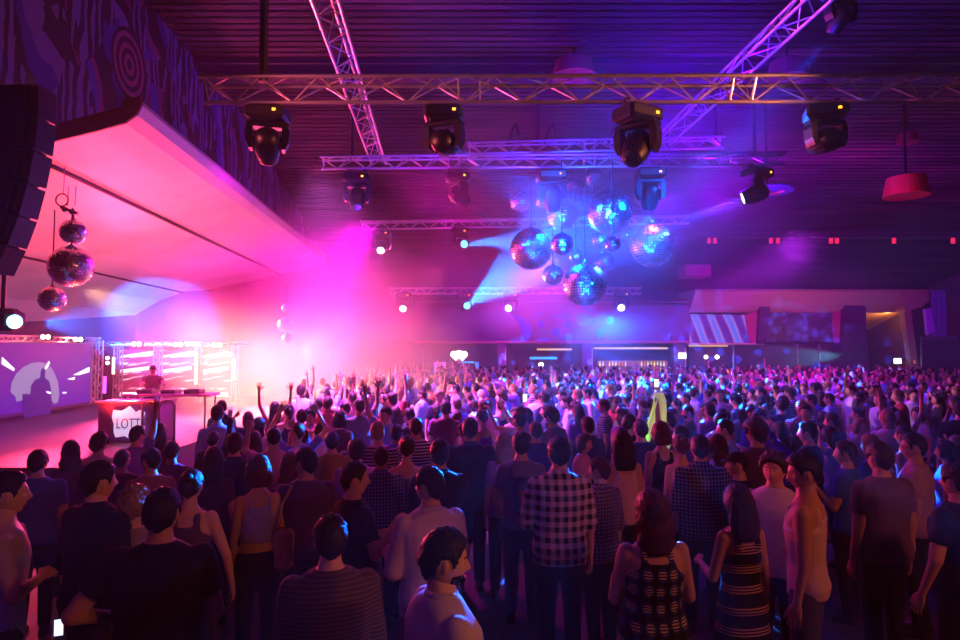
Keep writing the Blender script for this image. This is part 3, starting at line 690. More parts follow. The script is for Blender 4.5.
# interior bays
struct(MB().box((4.5, 43.6, 1.6), (20, .15, 3.2)).build('wall_bar', mat('bar_wall', '6a3550', .6, noise_amt=.5, noise_scale=1.5)))
struct(MB().box((4.5, 40.5, 3.12), (20, 6, .1)).build('ceiling_bar', mat('bar_ceiling', '70405a', .6)))
def win(px0, py0, px1, py1, Y, name, m, label, cat):
    o = quadbox(px0, py0, px1, py1, Y, .08, name, m); tag(o, label, cat); return o
win(434, 362, 446, 384, 43.3, 'pink_drape', emit('drape_pink_glow', 'e060e0', 1.0, (.6, .2, .6)), 'pink self-glowing drape panel in the bay with the white lanterns', 'drape')  # drape given its own glow in place of lamp light
win(530, 357, 557, 359.2, 43.2, 'light_strip', emit('strip_blue', '2090ff', 2.2), 'bright blue light strip along the top of a bar bay', 'light strip')
win(461, 361.5, 474, 363, 43.2, 'light_strip', emit('strip_blue', '2090ff', 2.2), 'short blue light strip beside the white lanterns', 'light strip')
o = win(475, 362, 478.5, 381, 43.2, 'light_strip', emit('strip_blue2', '2880ff', 1.2), 'upright blue light strip in the lantern bay', 'light strip')
win(537, 348.5, 572, 350.3, 40, 'light_strip', emit('strip_warm', 'ffc8a0', 1.0), 'warm light strip under the balcony ceiling, above the blue one', 'light strip')
win(594, 347.3, 668, 349.2, 40, 'light_strip', emit('strip_warm', 'ffc8a0', 1.0), 'long warm light strip under the balcony ceiling over the bottle shelf', 'light strip')
win(689, 345, 728, 346.6, 36.6, 'light_strip', emit('strip_warm2', 'f0c080', .9), 'warm light strip over the doorway beside the balcony', 'light strip')
win(679, 353, 686, 358.5, 36, 'lit_sign', emit('sign_white', 'f4ffff', 5), 'small white lit box sign on the last balcony pillar', 'sign')
win(692, 356, 702, 362, 39, 'lit_sign', emit('sign_green', 'd0ffd8', 2.8), 'greenish white lit menu board beyond the last balcony pillar', 'sign')
# white lantern cluster
p = W(459, 355, 37.5); root = empty('lantern_cluster', p); tag(root, 'cluster of bright white round lanterns hanging in the stage-side bay of the bar', 'lamp')
for dx, dz in ((-.3, .03), (.0, .08), (.3, .03), (-.14, -.12), (.16, -.12)):
    MB().sphere((dx, 0, dz), .2, 14, 10).build('lamp_globe', emit('lantern_white', 'fffff0', 4), root, smooth=True)
MB().lathe([(.02, -.55), (.18, -.34), (.2, -.2)], 12).build('finial', mat('finial', 'c0b0a0', .4), root); MB().tube((0, 0, .2), (0, 0, .5), .02).build('stem', BLK, root)
point('lantern_glow', p + Vector((0, -.6, 0)), (1, .8, .75), 14, .3)
# bottle shelf
sh = empty('bottle_shelf', W(618, 380, 43.2)); tag(sh, 'bottle shelf with warm self-glowing bottles in the bay under the balcony', 'shelf')
a = W(598, 378, 43.2); b_ = W(668, 368, 43.2); w = b_.x - a.x
MB().box((w / 2 - (sh.location.x - a.x), .1, .55), (w, .06, 1.5)).build('back_panel', emit('shelf_glow', 'd07850', .35, (.4, .25, .2)), sh)
for z in (0, .45, .9): MB().box((w / 2 - (sh.location.x - a.x), -.05, z), (w, .3, .04)).build('shelf_board', mat('shelf_wood', '6a4438', .5), sh)
bt = MB().lathe([(.04, 0), (.045, .02), (.045, .2), (.018, .27), (.016, .34), (.02, .35)], 8).mesh('bottle')
BM = [emit('bottle_a', 'ffd090', 1.4), emit('bottle_b', 'ff8040', .8), emit('bottle_c', 'e0ffc0', 1.0), emit('bottle_d', 'd060a0', .6)]  # bottles glow by themselves in place of light from behind
for r_ in range(3):
    for i in range(22):
        me = bt.copy(); me.materials.append(BM[R.randrange(4)]); o = link('bottle', me, None, None, (a.x + .12 + i * (w - .2) / 21, 43.1, sh.location.z + .025 + .45 * r_))
        tag(o, 'small self-glowing bottle in a row on the bar shelf', 'bottle', 'bottles on the bar shelf')
# bar lamps
for px, py, Y, c, st, rr, t in ((541, 365, 42, 'ffffff', 7, .16, 'round white lamp in the bay right of the second pillar'), (563, 379, 35.2, 'ffb070', 5, .0, 'tall flame-coloured lamp stick near the middle pillar'), (728, 379, 33, 'ff5030', 5, .0, 'tall red-orange lamp stick before the doorway'),
                            (706, 357, 37, 'ffd8a0', 5, .12, 'yellowish spot lamp beyond the doorway'), (717, 357, 37, 'fff0d8', 6, .12, 'second yellowish spot lamp further along the doorway'), (637, 378, 34, 'ff7090', 3, .1, 'pinkish round lamp by the bottle shelf'), (476, 288, 39, '5060ff', 2, .1, 'dim blue lamp on the balcony wall')):
    p = W(px, py, Y); root = empty('bar_lamp', p); tag(root, t, 'lamp')
    if rr: MB().sphere((0, 0, 0), rr, 12, 8).build('lamp_globe', emit('bl_%s' % c, c, st), root, smooth=True); MB().tube((0, 0, rr * .9), (0, 0, rr + .25), .02).build('stem', BLK, root)
    else: MB().lathe([(.03, -.55), (.09, -.5), (.07, .1), (.03, .45)], 12).build('lamp_tube', emit('bl_%s' % c, c, st), root, smooth=True); MB().tube((0, 0, -p.z), (0, 0, -.55), .03).build('stand', BLK, root)
# bar counter
bc = empty('bar_counter', (5, 39.5, 0)); tag(bc, 'long dark bar counter behind the standing guests under the balcony', 'counter'); MB().bbox((0, 0, .55), (9, .6, 1.1), .03).build('counter_front', mat('counter', '4a2a3a', .5), bc); MB().bbox((0, 0, 1.12), (9.2, .75, .05), .01).build('counter_top', mat('counter_top', '8a6a70', .3), bc)

# ---------------------------------------------------------------- right side: soffit, curtained screens
def facade(y0, y1, x0, x1, Y, bulge=0): pass
sof = MB(); xs0 = W(690, 290, YB).x; xs1 = W(907, 290, YB).x; zt_ = W(800, 290.5, YB).z; zb_ = W(800, 312, YB).z
prof_ = [(YB - .8, zt_), (YB - .85, zt_ - .12), (YB - .6, zt_ - .45), (YB - .2, zt_ - .85), (YB + .3, zb_), (YB + 2.5, zb_ + .05), (YB + 2.5, zt_)]
sof.rings([[(x, y, z) for y, z in prof_] for x in (xs0, xs1 + 1.3)])
o = sof.build('soffit', mat('soffit_tan', 'b08a78', .6), fix=True); tag(o, 'tan curved soffit running over the curtained screens', 'soffit'); o['kind'] = 'structure'
PNK = mat('side_panel_magenta', 'a82a68', .6); DRK = mat('dark_violet_panel', '3c2448', .6)
# LED curtain screen
m, nt, b = new_mat('curtain_screen')
tc = N(nt, 'ShaderNodeTexCoord'); wv = N(nt, 'ShaderNodeTexWave'); wv.inputs['Scale'].default_value = .35; wv.inputs['Distortion'].default_value = 1.5; wv.inputs['Detail'].default_value = 1
mp = N(nt, 'ShaderNodeMapping'); mp.inputs['Rotation'].default_value = (0, .35, 0); nt.links.new(tc.outputs['Object'], mp.inputs[0]); nt.links.new(mp.outputs[0], wv.inputs['Vector'])
nt.links.new(ramp(nt, wv.outputs['Fac'], [(.2, '5020a0'), (.5, '8048c8'), (.72, 'b080e0'), (.9, '5070ff')]), b.inputs['Emission Color']); b.inputs['Emission Strength'].default_value = .8; b.inputs['Base Color'].default_value = (.02, .02, .02, 1)
def poly_slab(pts, Y, depth, name, m_, parent=None):
    P = [W(x, y, Y) for x, y in pts]; n = len(P); mb = MB()
    mb.add([(p.x, Y, p.z) for p in P] + [(p.x, Y + depth, p.z) for p in P], [tuple(range(n)), tuple(reversed(range(n, 2 * n)))] + [(i, (i + 1) % n, n + (i + 1) % n, n + i) for i in range(n)])
    return mb.build(name, m_, parent, fix=True)
s1 = empty('curtain_screen', (0, 0, 0)); tag(s1, 'wide screen glowing violet and blue like draped curtains, next to the balcony', 'screen')
poly_slab([(690, 314), (745, 315), (750, 343), (690, 343)], YB + .3, .12, 'display_panel', m, s1)
poly_slab([(745, 315), (762, 310), (760, 343), (750, 343)], YB + .2, .3, 'magenta_cheek', PNK, s1)
poly_slab([(689, 343), (765, 343), (765, 344.6), (689, 344.6)], YB + .1, .4, 'sill_strip', mat('sill_light', 'c0a8a0', .5), s1)
p1 = poly_slab([(760, 305), (770, 305), (766, 344), (758, 344)], YB - .1, .5, 'divider_post', DRK); tag(p1, 'dark violet post between the glowing and the dim screen', 'post')
s2 = empty('dim_screen', (0, 0, 0)); tag(s2, 'dim dark blue screen showing faint figures, right of the dark post', 'screen')
m, nt, b = new_mat('dim_screen_picture')
tc = N(nt, 'ShaderNodeTexCoord'); n = N(nt, 'ShaderNodeTexNoise'); n.inputs['Scale'].default_value = 1.6; n.inputs['Detail'].default_value = 4; nt.links.new(tc.outputs['Object'], n.inputs['Vector'])
nt.links.new(ramp(nt, n.outputs['Fac'], [(.45, '1c0c38'), (.56, '3a1a70'), (.66, '3848c8')]), b.inputs['Emission Color']); b.inputs['Emission Strength'].default_value = .7; b.inputs['Base Color'].default_value = (.02, .02, .02, 1)
poly_slab([(769, 313), (834, 313), (834, 342), (767, 342)], YB + .3, .12, 'display_panel', m, s2)
for (x, y, w_, h_) in ((797, 336, 3, 8), (805, 322, 2.5, 10), (815, 333, 3, 8)):
    poly_slab([(x - w_, y + h_ / 2), (x - w_, y - 1), (x - w_ * .5, y - h_ / 2), (x + w_ * .5, y - h_ / 2), (x + w_, y - 1), (x + w_, y + h_ / 2)], YB + .28, .02, 'picture_figure', emit('fig_blue', '4a3ab8', .6), s2)
poly_slab([(833, 313), (846, 309), (842, 343), (834, 342)], YB + .2, .3, 'magenta_cheek', PNK, s2)
p2 = poly_slab([(845, 304), (866, 306), (866, 352), (843, 352)], YB - .2, 1.2, 'divider_post', DRK); tag(p2, 'wide dark violet post beside the warm-lit doorway', 'post')
struct(quadbox(690, 344, 868, 400, YB + 1.5, .15, 'wall_under_screens', mat('under_wall', '4a2c50', .7)))
o = MB(); 
for px in (733, 797, 819): p = W(px, 344, YB + .8); o = MB().tube((0, 0, 0), (0, 0, p.z), .05).build('thin_post', mat('post_grey', '80707c', .5), loc=(p.x, YB + .8, 0)); tag(o, {733: 'thin pale post at the doorway below the curtain screen', 797: 'thin pale post under the middle of the dim screen', 819: 'thin pale post under the far side of the dim screen'}[px], 'post')
# doorway with warm ceiling
struct(quadbox(866, 330, 912, 392, 41, .15, 'wall_doorway', mat('door_recess', '2c1c34', .7)))
a = W(866, 318, YB); b_ = W(912, 318, YB)
a2 = W(866, 330, 40.9); b2 = W(918, 330, 40.9); z0 = W(880, 308, YB).z
mb = MB(); P = [(a.x - .3, YB + 1.3, z0), (b_.x + .6, YB + 1.3, z0), (b2.x + .3, 40.9, a2.z), (a2.x - .3, 40.9, a2.z)]; mb.add(P + [(x, y, z + .12) for x, y, z in P], [(0, 1, 2, 3), (7, 6, 5, 4), (0, 4, 5, 1), (1, 5, 6, 2), (2, 6, 7, 3), (3, 7, 4, 0)])
struct(mb.build('ceiling_doorway', mat('soffit_warm', 'd0a878', .6)))
point('doorway_lamp', (a.x + .35, YB + 1.6, a.z + .15), (1, .38, .07), 60, .08); point('doorway_lamp', (b_.x - .35, YB + 1.6, a.z + .1), (1, .38, .07), 50, .08)
o = poly_slab([(904, 312), (911, 310), (921, 384), (914, 384)], YB - 1.0, .4, 'leaning_column', mat('beige_column', 'a08070', .6)); tag(o, 'slim beige leaning column on the bar side of the doorway', 'column')
o = poly_slab([(910, 306), (927, 309), (926, 384), (921, 384)], YB - .8, .8, 'dark_pier', DRK); tag(o, 'dark violet pier just behind the leaning beige column', 'pier')
# swooping end of the soffit
mb = MB(); P = []
for i in range(9):
    t = i / 8; x = 905 + 35 * t; P.append((x, 312 - 14 * t ** 1.3 - 2 * t))
poly = P + [(940, 290), (905, 290)]
o = poly_slab(poly, YB - 1.1, .8, 'soffit_end', mat('soffit_tan', 'b08a78', .6)); tag(o, 'tapering tan end of the soffit over the balcony drapes', 'soffit'); o['kind'] = 'structure'
# exit sign
p = W(897.5, 361, YB - 1.5); root = empty('exit_sign', p); tag(root, 'small bright white lit sign in front of the dark doorway', 'sign')
MB().bbox((0, 0, 0), (.36, .08, .28), .01).build('lit_panel', emit('exit_white', 'e0ffff', 4), root); MB().tube((.18, .03, .18), (1.0, .03, .18), .012).build('bracket_rod', ALU, root); MB().tube((.18, .03, -.1), (.9, .03, -.1), .012).build('bracket_rod', ALU, root)
MB().bbox((.95, .03, -.05), (.1, .06, .22), .01).build('red_lamp', emit('exit_red', 'c05060', .8), root)
point('sign_glow', p + Vector((0, -.25, 0)), (.6, 1, 1), 8, .08)
# balcony curtain on the far right
CURT = mat('drape_violet', '6a3aa0', .75)
def drape(x0, x1, y0, y1, Y, label, m_, folds=14):
    a = W(x0, y1, Y); b_ = W(x1, y0, Y); n = folds * 8; mb = MB(); f = []; bk = []
    for i in range(n + 1):
        x = a.x + (b_.x - a.x) * i / n; y = Y + .09 * math.sin(i / n * folds * 2 * PI) + .03 * math.sin(i * 1.7); f.append((x, y))
    P = [(x, y, a.z) for x, y in f] + [(x, y, b_.z) for x, y in f] + [(x, y + .05, a.z) for x, y in f] + [(x, y + .05, b_.z) for x, y in f]
    k = n + 1; F = []
    for i in range(n): F += [(i, i + 1, k + i + 1, k + i), (2 * k + i, 3 * k + i, 3 * k + i + 1, 2 * k + i + 1)]
    o = MB().add(P, F).build('drape', m_, smooth=True); tag(o, label, 'drape'); return o
drape(932, 1000, 290, 341, YB - 2, 'violet pleated drapes over the balcony at the bar-side edge of the hall', CURT)
o = poly_slab([(925, 309), (931, 308), (935, 330), (928, 335)], YB - 2.2, .2, 'lit_cheek', mat('lit_cheek', 'b060e0', .6)); tag(o, 'slanted bright violet panel beside the pleated drapes', 'panel')
rb = empty('balcony_railing', (0, 0, 0)); tag(rb, 'dark balcony railing below the pleated drapes', 'railing')
poly_slab([(922, 337), (1000, 335), (1000, 338), (922, 340)], YB - 2.6, .12, 'top_rail', mat('rail_plum', '5a3a60', .4), rb)
poly_slab([(922, 340), (1000, 338), (1000, 400), (922, 400)], YB - 2.4, .15, 'rail_panel', mat('rail_panel', '3c2844', .6), rb)

# ---------------------------------------------------------------- things on the ceiling
RL = emit('red_lamp', 'e0204a', 1.3)
for k, (px, t) in enumerate(((709, 'first'), (715, 'first'), (771, 'second'), (778, 'second'), (831, 'third'), (837, 'third'), (894, 'fourth'), (953, 'fifth'))):
    p = W(px, 241, 26.0); root = empty('ceiling_spot_lamp', p)
    tag(root, 'small red lamp on the ceiling rail, %s of the %s cluster' % ('stage-side one' if px in (709, 771, 831) else ('bar-side one' if px in (715, 778, 837) else 'single one'), t), 'lamp', 'red lamps on the ceiling rail')
    MB().tube((0, 0, -.1), (0, 0, .12), .075, n=12).build('lamp_shade', RL, root); MB().tube((0, 0, .12), (0, 0, .35), .015).build('stem', BLK, root)
for px, py, w, h, Y, c, t in ((574, 70, 46, 20, 13.2, '7a2438', 'large round red drum lampshade half hidden behind the closest truss'), (906, 187, 42, 24, 15.5, 'e8304a', 'red-lit drum lampshade on the ceiling at the bar side'), (787, 71, 40, 22, 13.2, '803050', 'dark red drum lampshade behind the closest truss near the diagonal truss'), (907, 138, 20, 12, 16.5, 'a03050', 'small dim red drum lampshade above the brighter one')):
    p = W(px, py, Y); r = w / 2 * Y / 640; hh = h * Y / 640 * .8; root = empty('drum_lampshade', p); tag(root, t, 'lampshade', 'drum lampshades under the slatted ceiling')
    MB().lathe([(r * .8, hh / 2), (r * .82, hh / 2), (r, -hh / 2), (r * .98, -hh / 2), (r * .6, -hh / 2 + .03), (.01, -hh / 2 + .03)], 28).build('lamp_shade', mat('shade_' + c, c, .6), root, smooth=False)
    MB().tube((0, 0, hh / 2 - .1), (0, 0, ceil_z(Y) - p.z - .03), .03).build('stem', BLK, root)
# blue-lit disc with gold scroll beside L6
p = W(767, 191, 16.0); root = empty('round_fan_cover', p); tag(root, 'round flat cover with gold scroll pattern beside the blue-lit moving head', 'ceiling cover')
MB().lathe([(.01, .02), (.62, .02), (.66, 0), (.62, -.03), (.01, -.03)], 28).build('disc', mat('disc_violet', '6a60b0', .4), root)
mb = MB()
for q in range(3): mb.path([Vector((-.35 + .1 * i, -.1 + .16 * q + .09 * math.sin(i * 1.5 + q), -.05)) for i in range(8)], .022, 5)
mb.build('scroll_ornament', mat('gold', 'e0a860', .3, .6), root); MB().tube((0, 0, 0), (0, 0, ceil_z(16) - p.z), .03).build('stem', BLK, root)
# pinkish duct box under the ceiling
a = W(694, 272, 30); o = MB().bbox((0, 0, 0), (1.2, 1.2, .55), .03).build('ceiling_duct', mat('duct', 'b08090', .6), loc=a); tag(o, 'pale boxy duct end hanging over the bar-side end of the balcony', 'duct')

# ================================================================ haze
def haze(name, mb, dens, aniso, label, col=(1, 1, 1), noise_sc=None, fall=2.0):
    m = bpy.data.materials.new(name); m.use_nodes = True; nt = m.node_tree
    for n_ in list(nt.nodes):
        if n_.type == 'BSDF_PRINCIPLED': nt.nodes.remove(n_)
    v = N(nt, 'ShaderNodeVolumeScatter'); v.inputs['Density'].default_value = dens; v.inputs['Anisotropy'].default_value = aniso; v.inputs['Color'].default_value = (*col, 1)
    out = nt.nodes['Material Output']; nt.links.new(v.outputs[0], out.inputs['Volume'])
    if noise_sc:
        tc = N(nt, 'ShaderNodeTexCoord'); n = N(nt, 'ShaderNodeTexNoise'); n.inputs['Scale'].default_value = noise_sc; n.inputs['Detail'].default_value = 3
        nt.links.new(tc.outputs['Object'], n.inputs['Vector'])
        ln = N(nt, 'ShaderNodeVectorMath', operation='LENGTH'); nt.links.new(tc.outputs['Object'], ln.inputs[0])
        f = mth(nt, 'MAXIMUM', mth(nt, 'SUBTRACT', 1.0, mth(nt, 'POWER', ln.outputs['Value'], fall)), 0.0)
        g = mth(nt, 'MAXIMUM', mth(nt, 'MULTIPLY', mth(nt, 'SUBTRACT', n.outputs['Fac'], .33), 3.2), 0.12)
        nt.links.new(mth(nt, 'MULTIPLY', mth(nt, 'MULTIPLY', f, g), dens), v.inputs['Density'])
        m.cycles.volume_step_rate = 2.0
    else: m.cycles.homogeneous_volume = True
    o = mb.build(name, m); tag(o, label, 'haze', None, 'stuff'); return o
haze('hall_haze', MB().box((4.8, 20.2, 4.6), (39.6, 47, 9.4)), HALL_DENS, .25, 'thin haze filling the whole hall')
sh_ = haze('stage_haze', MB().sphere((0, 0, 0), 1.0, 32, 20), STAGE_DENS, .2, 'thick pink fog cloud rolling from the stage', noise_sc=1.7)
sh_.location = W(318, 350, 19.5); sh_.location.z = 2.6; sh_.scale = (5.0, 7.5, 4.8)
bh_ = haze('beam_haze', MB().sphere((0, 0, 0), 1.0, 32, 20), BALL_DENS, .1, 'bluish haze drifting around the mirror balls', noise_sc=1.3, fall=5.0)
bh_.location = W(585, 235, 19.5); bh_.scale = (6.3, 11.5, 3.6)
# ================================================================ light of the show
# stage backlights throwing pink through the fog
spot('stage_flood', W(262, 352, 26.5), W(420, 470, 8), (1, .03, .12), 6000, 52, .6, .25)
spot('stage_flood', W(330, 345, 27), W(400, 430, 8), (1, .02, .22), 5000, 52, .6, .25)
spot('stage_flood', W(180, 340, 24), W(360, 400, 10), (1, .02, .10), 3000, 52, .6, .2)
spot('added_stage_wash', (-13.2, 17.5, 2.6), (-3, 18.5, 3.0), (1, .05, .12), 3000, 60, .8, .2)  # washes added in the air around the fog, without fixtures
spot('added_stage_wash', (-12.8, 20.5, 4.6), (-4.6, 18.5, .9), (1, .50, .28), 42000, 42, .8, .2)
spot('added_stage_wash', (-1.5, 27.0, 6.0), (-5, 18, 2.8), (1, .06, .3), 6000, 44, .8, .2)
spot('added_stage_wash', W(376, 222, 20.6), (-5.5, 17, 4.0), (1, .0, .8), 7000, 64, .8, .2)
spot('added_stage_wash', (-4.4, 13.2, 7.2), (-5.6, 17.5, 4.6), (1, .0, .9), 600, 90, .8, .2)
# rim light over the crowd from the stage blinders and one added lamp
spot('crowd_rim_throw', W(45.5, 337, 16.6) + Vector((.1, -.3, 0)), (-1, 4.5, 1.8), (1, .04, .10), 2200, 60, .7, .08)
spot('crowd_rim_throw', W(136.5, 344, 23.9) + Vector((.1, -.3, 0)), (1, 6.5, 1.8), (1, .05, .16), 14000, 60, .7, .08)
spot('crowd_rim_throw', W(305, 350, 24.5), (2, 9, 1.8), (1, .08, .3), 7000, 60, .7, .3)  # added inside the fog, away from any blinder
# red-pink uplight on the canopy
spot('canopy_uplight', (-7.9, 13.6, 1.0), (-7.3, 12.6, 6), (1, .05, .025), 1700, 120, .8, .3)
spot('canopy_uplight', (-10.5, 16, 1.0), (-9.8, 14.5, 5), (1, .05, .05), 900, 130, .8, .3)
spot('canopy_uplight', (-9.5, 20, 1.1), (-8.4, 20, 6), (1, .03, .1), 700, 130, .8, .3)
spot('canopy_uplight', (-8.5, 24, 1.1), (-7.6, 24, 6), (1, .02, .7), 700, 130, .8, .3)
spot('deck_wash', (-9.0, 16, 4.6), (-9.5, 15.5, .6), (.4, .0, 1), 300, 110, .7, .2)
# beams
def lens_spot(Lp, target, col, power, ang, **k): return spot('beam_light', Lp[0] + Lp[1] * .03, target, col, power, ang, .15, .04, **k)
lens_spot(L2, BC, (.0, .06, 1), 60000, 12, gobo=('blades', 150, .1, 2.0))
lens_spot(L4, BC, BLU, 22000, 6)
lens_spot(L6, L6[0] + L6[1], BLU, 16000, 14)
lens_spot(L5, BC + Vector((-1, 0, -.6)), CY, 10000, 9)
lens_spot(L10, BC, (.0, .13, 1), 70000, 10, gobo=('blades', 170, .2, 2.2))
lens_spot(L12, BC + Vector((-.6, 0, 0)), (.0, .13, 1), 140000, 11, gobo=('blades', 170, .2, 2.2))
lens_spot(L14, W(470, 345, 15), (.4, .05, 1), 2000, 22)
lens_spot(L15, W(650, 400, 14), BLU, 3500, 26, gobo=('blades', 30, 0, 1.5))
lens_spot(L11, L11[0] + L11[1], (1, .02, .9), 300, 30)
lens_spot(L13, L13[0] + L13[1], (1, .02, .9), 400, 30)
lens_spot(L7, W(560, 300, 14), CY, 1500, 80)
lens_spot(L8, W(640, 300, 14), CY, 1500, 80)
lens_spot(L16, W(640, 250, 15), BLU, 6000, 14)
spot('beam_light', BL, W(165, 328, 28), (.0, .14, 1), 200000, 15, .4, .06)
spot('beam_light', W(113, 399, 19.0) + Vector((0, 0, .35)), W(-25, 452, 11.8), (1, .02, .06), 2500, 14, .3, .06)
# spots added in the air around the mirror balls; dotted ones imitate their specks
for q_ in (W(590, 20, 9.0), W(480, 280, 9), W(690, 330, 9), W(600, 430, 11), W(440, 150, 12), W(760, 130, 12), W(590, 200, 23)):
    spot('added_ball_wash', q_, BC, (0, .10, 1), 3200, 34, .5, .25)
spot('added_speck_spot', BC + Vector((0, -.2, -1.9)), (1.5, 9, 0), (.0, .12, 1), 40000, 84, .3, .03, gobo=('dots', 26, .28, 2.0))
spot('added_speck_spot', BC + Vector((.5, .3, -1.9)), (4.5, 19, 0), (.0, .12, 1), 80000, 98, .3, .03, gobo=('dots', 32, .30, 2.0))
# washes added in the air, without fixtures, for ceiling, crowd and back of hall
spot('added_ceiling_wash', (2.8, 10, 5.6), (3.0, 10.5, 9), (.05, .0, 1), 2800, 150, .8, .3)
spot('added_ceiling_wash', (5.5, 15, 5.8), (7, 16, 9), (.25, .0, 1), 1200, 160, .8, .3)
spot('added_ceiling_wash', (-1, 16, 5.8), (-1, 17, 9), (.5, .0, .9), 200, 160, .8, .3)
spot('added_ceiling_wash', (10, 19, 3.0), (11, 25, 8), (.5, .0, .9), 3600, 160, .8, .3)
spot('added_ceiling_wash', (-1, 24, 5.0), (0, 28, 8), (.9, .0, .7), 420, 160, .8, .3)
spot('added_ceiling_wash', (17, 14, 5.0), (17, 16, 9), (.4, .0, .7), 700, 160, .8, .3)
spot('added_mural_wash', (-2.6, 14, 5.2), (-6.2, 13, 8.2), (.25, .01, 1), 200, 120, .8, .3)
spot('crowd_wash', (-1.5, 12.5, 6.3), (1, 11, 0), (1, .01, .6), 1000, 110, .7, .3)  # crowd washes added in the air, without fixtures
spot('crowd_wash', (4, 14.5, 6.3), (5, 13, 0), (.16, .01, 1), 1500, 120, .7, .3)
spot('crowd_wash', (9, 18, 6.0), (9, 18, 0), (.5, .02, 1), 2300, 130, .7, .3)
spot('crowd_wash', (2, 21, 6.0), (2, 22, 0), (.8, .06, 1), 3000, 130, .7, .3)
spot('crowd_wash', (6, 27, 4.9), (5, 33, 1.5), (.8, .03, .8), 1900, 120, .7, .3)
spot('crowd_wash', (14, 27, 4.9), (14, 31, 1.2), (.7, .03, .9), 1700, 120, .7, .3)
spot('crowd_wash', (-3.4, 12.6, 6.4), (-1.3, 12.8, 0), (.85, .14, 1), 15000, 76, .8, .3)
spot('balcony_wash', (1, 29.5, 3.5), (1, 36, 4.4), (.4, .0, 1), 900, 100, .7, .3)
spot('balcony_wash', (8, 29.5, 3.5), (8, 36, 4.4), (.3, .0, 1), 1200, 100, .7, .3)
spot('underbalcony_light', (1, 37.5, 2.9), (1, 41, 1), (1, .05, .4), 180, 150, .7, .2)
spot('underbalcony_light', (7, 37.5, 2.9), (7, 41, 1), (1, .12, .4), 180, 150, .7, .2)
spot('underbalcony_light', (1.5, 34.9, 1.9), (1.5, 36.2, 3.2), (1, .03, .3), 90, 150, .7, .2)
spot('underbalcony_light', (7, 34.9, 1.9), (7, 36.2, 3.2), (1, .03, .4), 70, 150, .7, .2)
spot('soffit_wash', (13, 32, 3.4), (13.5, 35.3, 5.5), (1, .30, .14), 170, 120, .7, .3)
spot('soffit_wash', (18, 32, 3.4), (18.5, 35.3, 5.5), (1, .30, .14), 170, 120, .7, .3)
spot('panel_wash', (15, 31, 2.6), (16, 36, 4), (.9, .02, .5), 160, 90, .7, .3)
spot('drape_wash', (21, 29, 4.0), (23, 34, 4.6), (.4, .02, 1), 260, 90, .7, .3)
spot('added_teal_spot', (22.7, 37.1, 2.35), (13, 37.5, 1.9), (.08, .5, .6), 5000, 20, .5, .1)  # teal spot added to graze the wall under the screens
spot('added_shade_spot', W(880, 215, 14.6), W(908, 190, 15.5), RED, 30, 50, .6, .1)  # spots added outside the drum shades to redden them
spot('added_shade_spot', W(574, 110, 12.0), W(574, 72, 13.2), (1, .02, .2), 14, 60, .6, .1)
# spots added in the air to light the trusses
spot('added_truss_spot', (-4.3, 5.4, 4.9), (0.2, 7.1, 5.35), (1, .14, .16), 900, 40, .6, .2)
spot('added_truss_spot', (5.2, 5.5, 4.9), (1.2, 7.1, 5.35), (1, .25, .12), 900, 40, .6, .2)
spot('added_truss_spot', (-3.0, 12.4, 5.0), (1.5, 14, 6.6), (1, .0, .7), 700, 46, .6, .2)
spot('added_truss_spot', (1.5, 11.5, 4.8), (2.0, 14.5, 6.8), (.03, .02, 1), 1200, 70, .6, .2)
spot('added_truss_spot', (-1.2, 8.2, 5.2), (-2.4, 12, 7.4), (.1, .02, 1), 1500, 60, .6, .2)
spot('added_truss_spot', (3.6, 8.5, 5.2), (4.6, 10, 7.4), (.08, .02, 1), 500, 80, .6, .2)
spot('added_truss_spot', (-2, 18.5, 4.8), (.5, 21, 6.6), (1, .0, .7), 500, 60, .6, .2)
spot('foreground_warm', (3.2, .9, 3.0), (-.1, 2.8, 1.65), (1, .30, .08), 110, 34, .6, .15)  # warm spots added out of frame to light the near guests
spot('foreground_warm', (5.6, 1.6, 3.9), (.8, 4.0, 1.3), (1, .20, .07), 260, 100, .7, .3)
spot('foreground_violet', (-3.5, .0, 4.6), (0, 5, 1.2), (.5, .06, 1), 60, 110, .7, .4)  # violet fill added out of frame for the near guests
w = bpy.data.worlds.new('world'); scn.world = w; w.use_nodes = True
w.node_tree.nodes['Background'].inputs[0].default_value = (.4, .04, .6, 1); w.node_tree.nodes['Background'].inputs[1].default_value = WORLD_ST
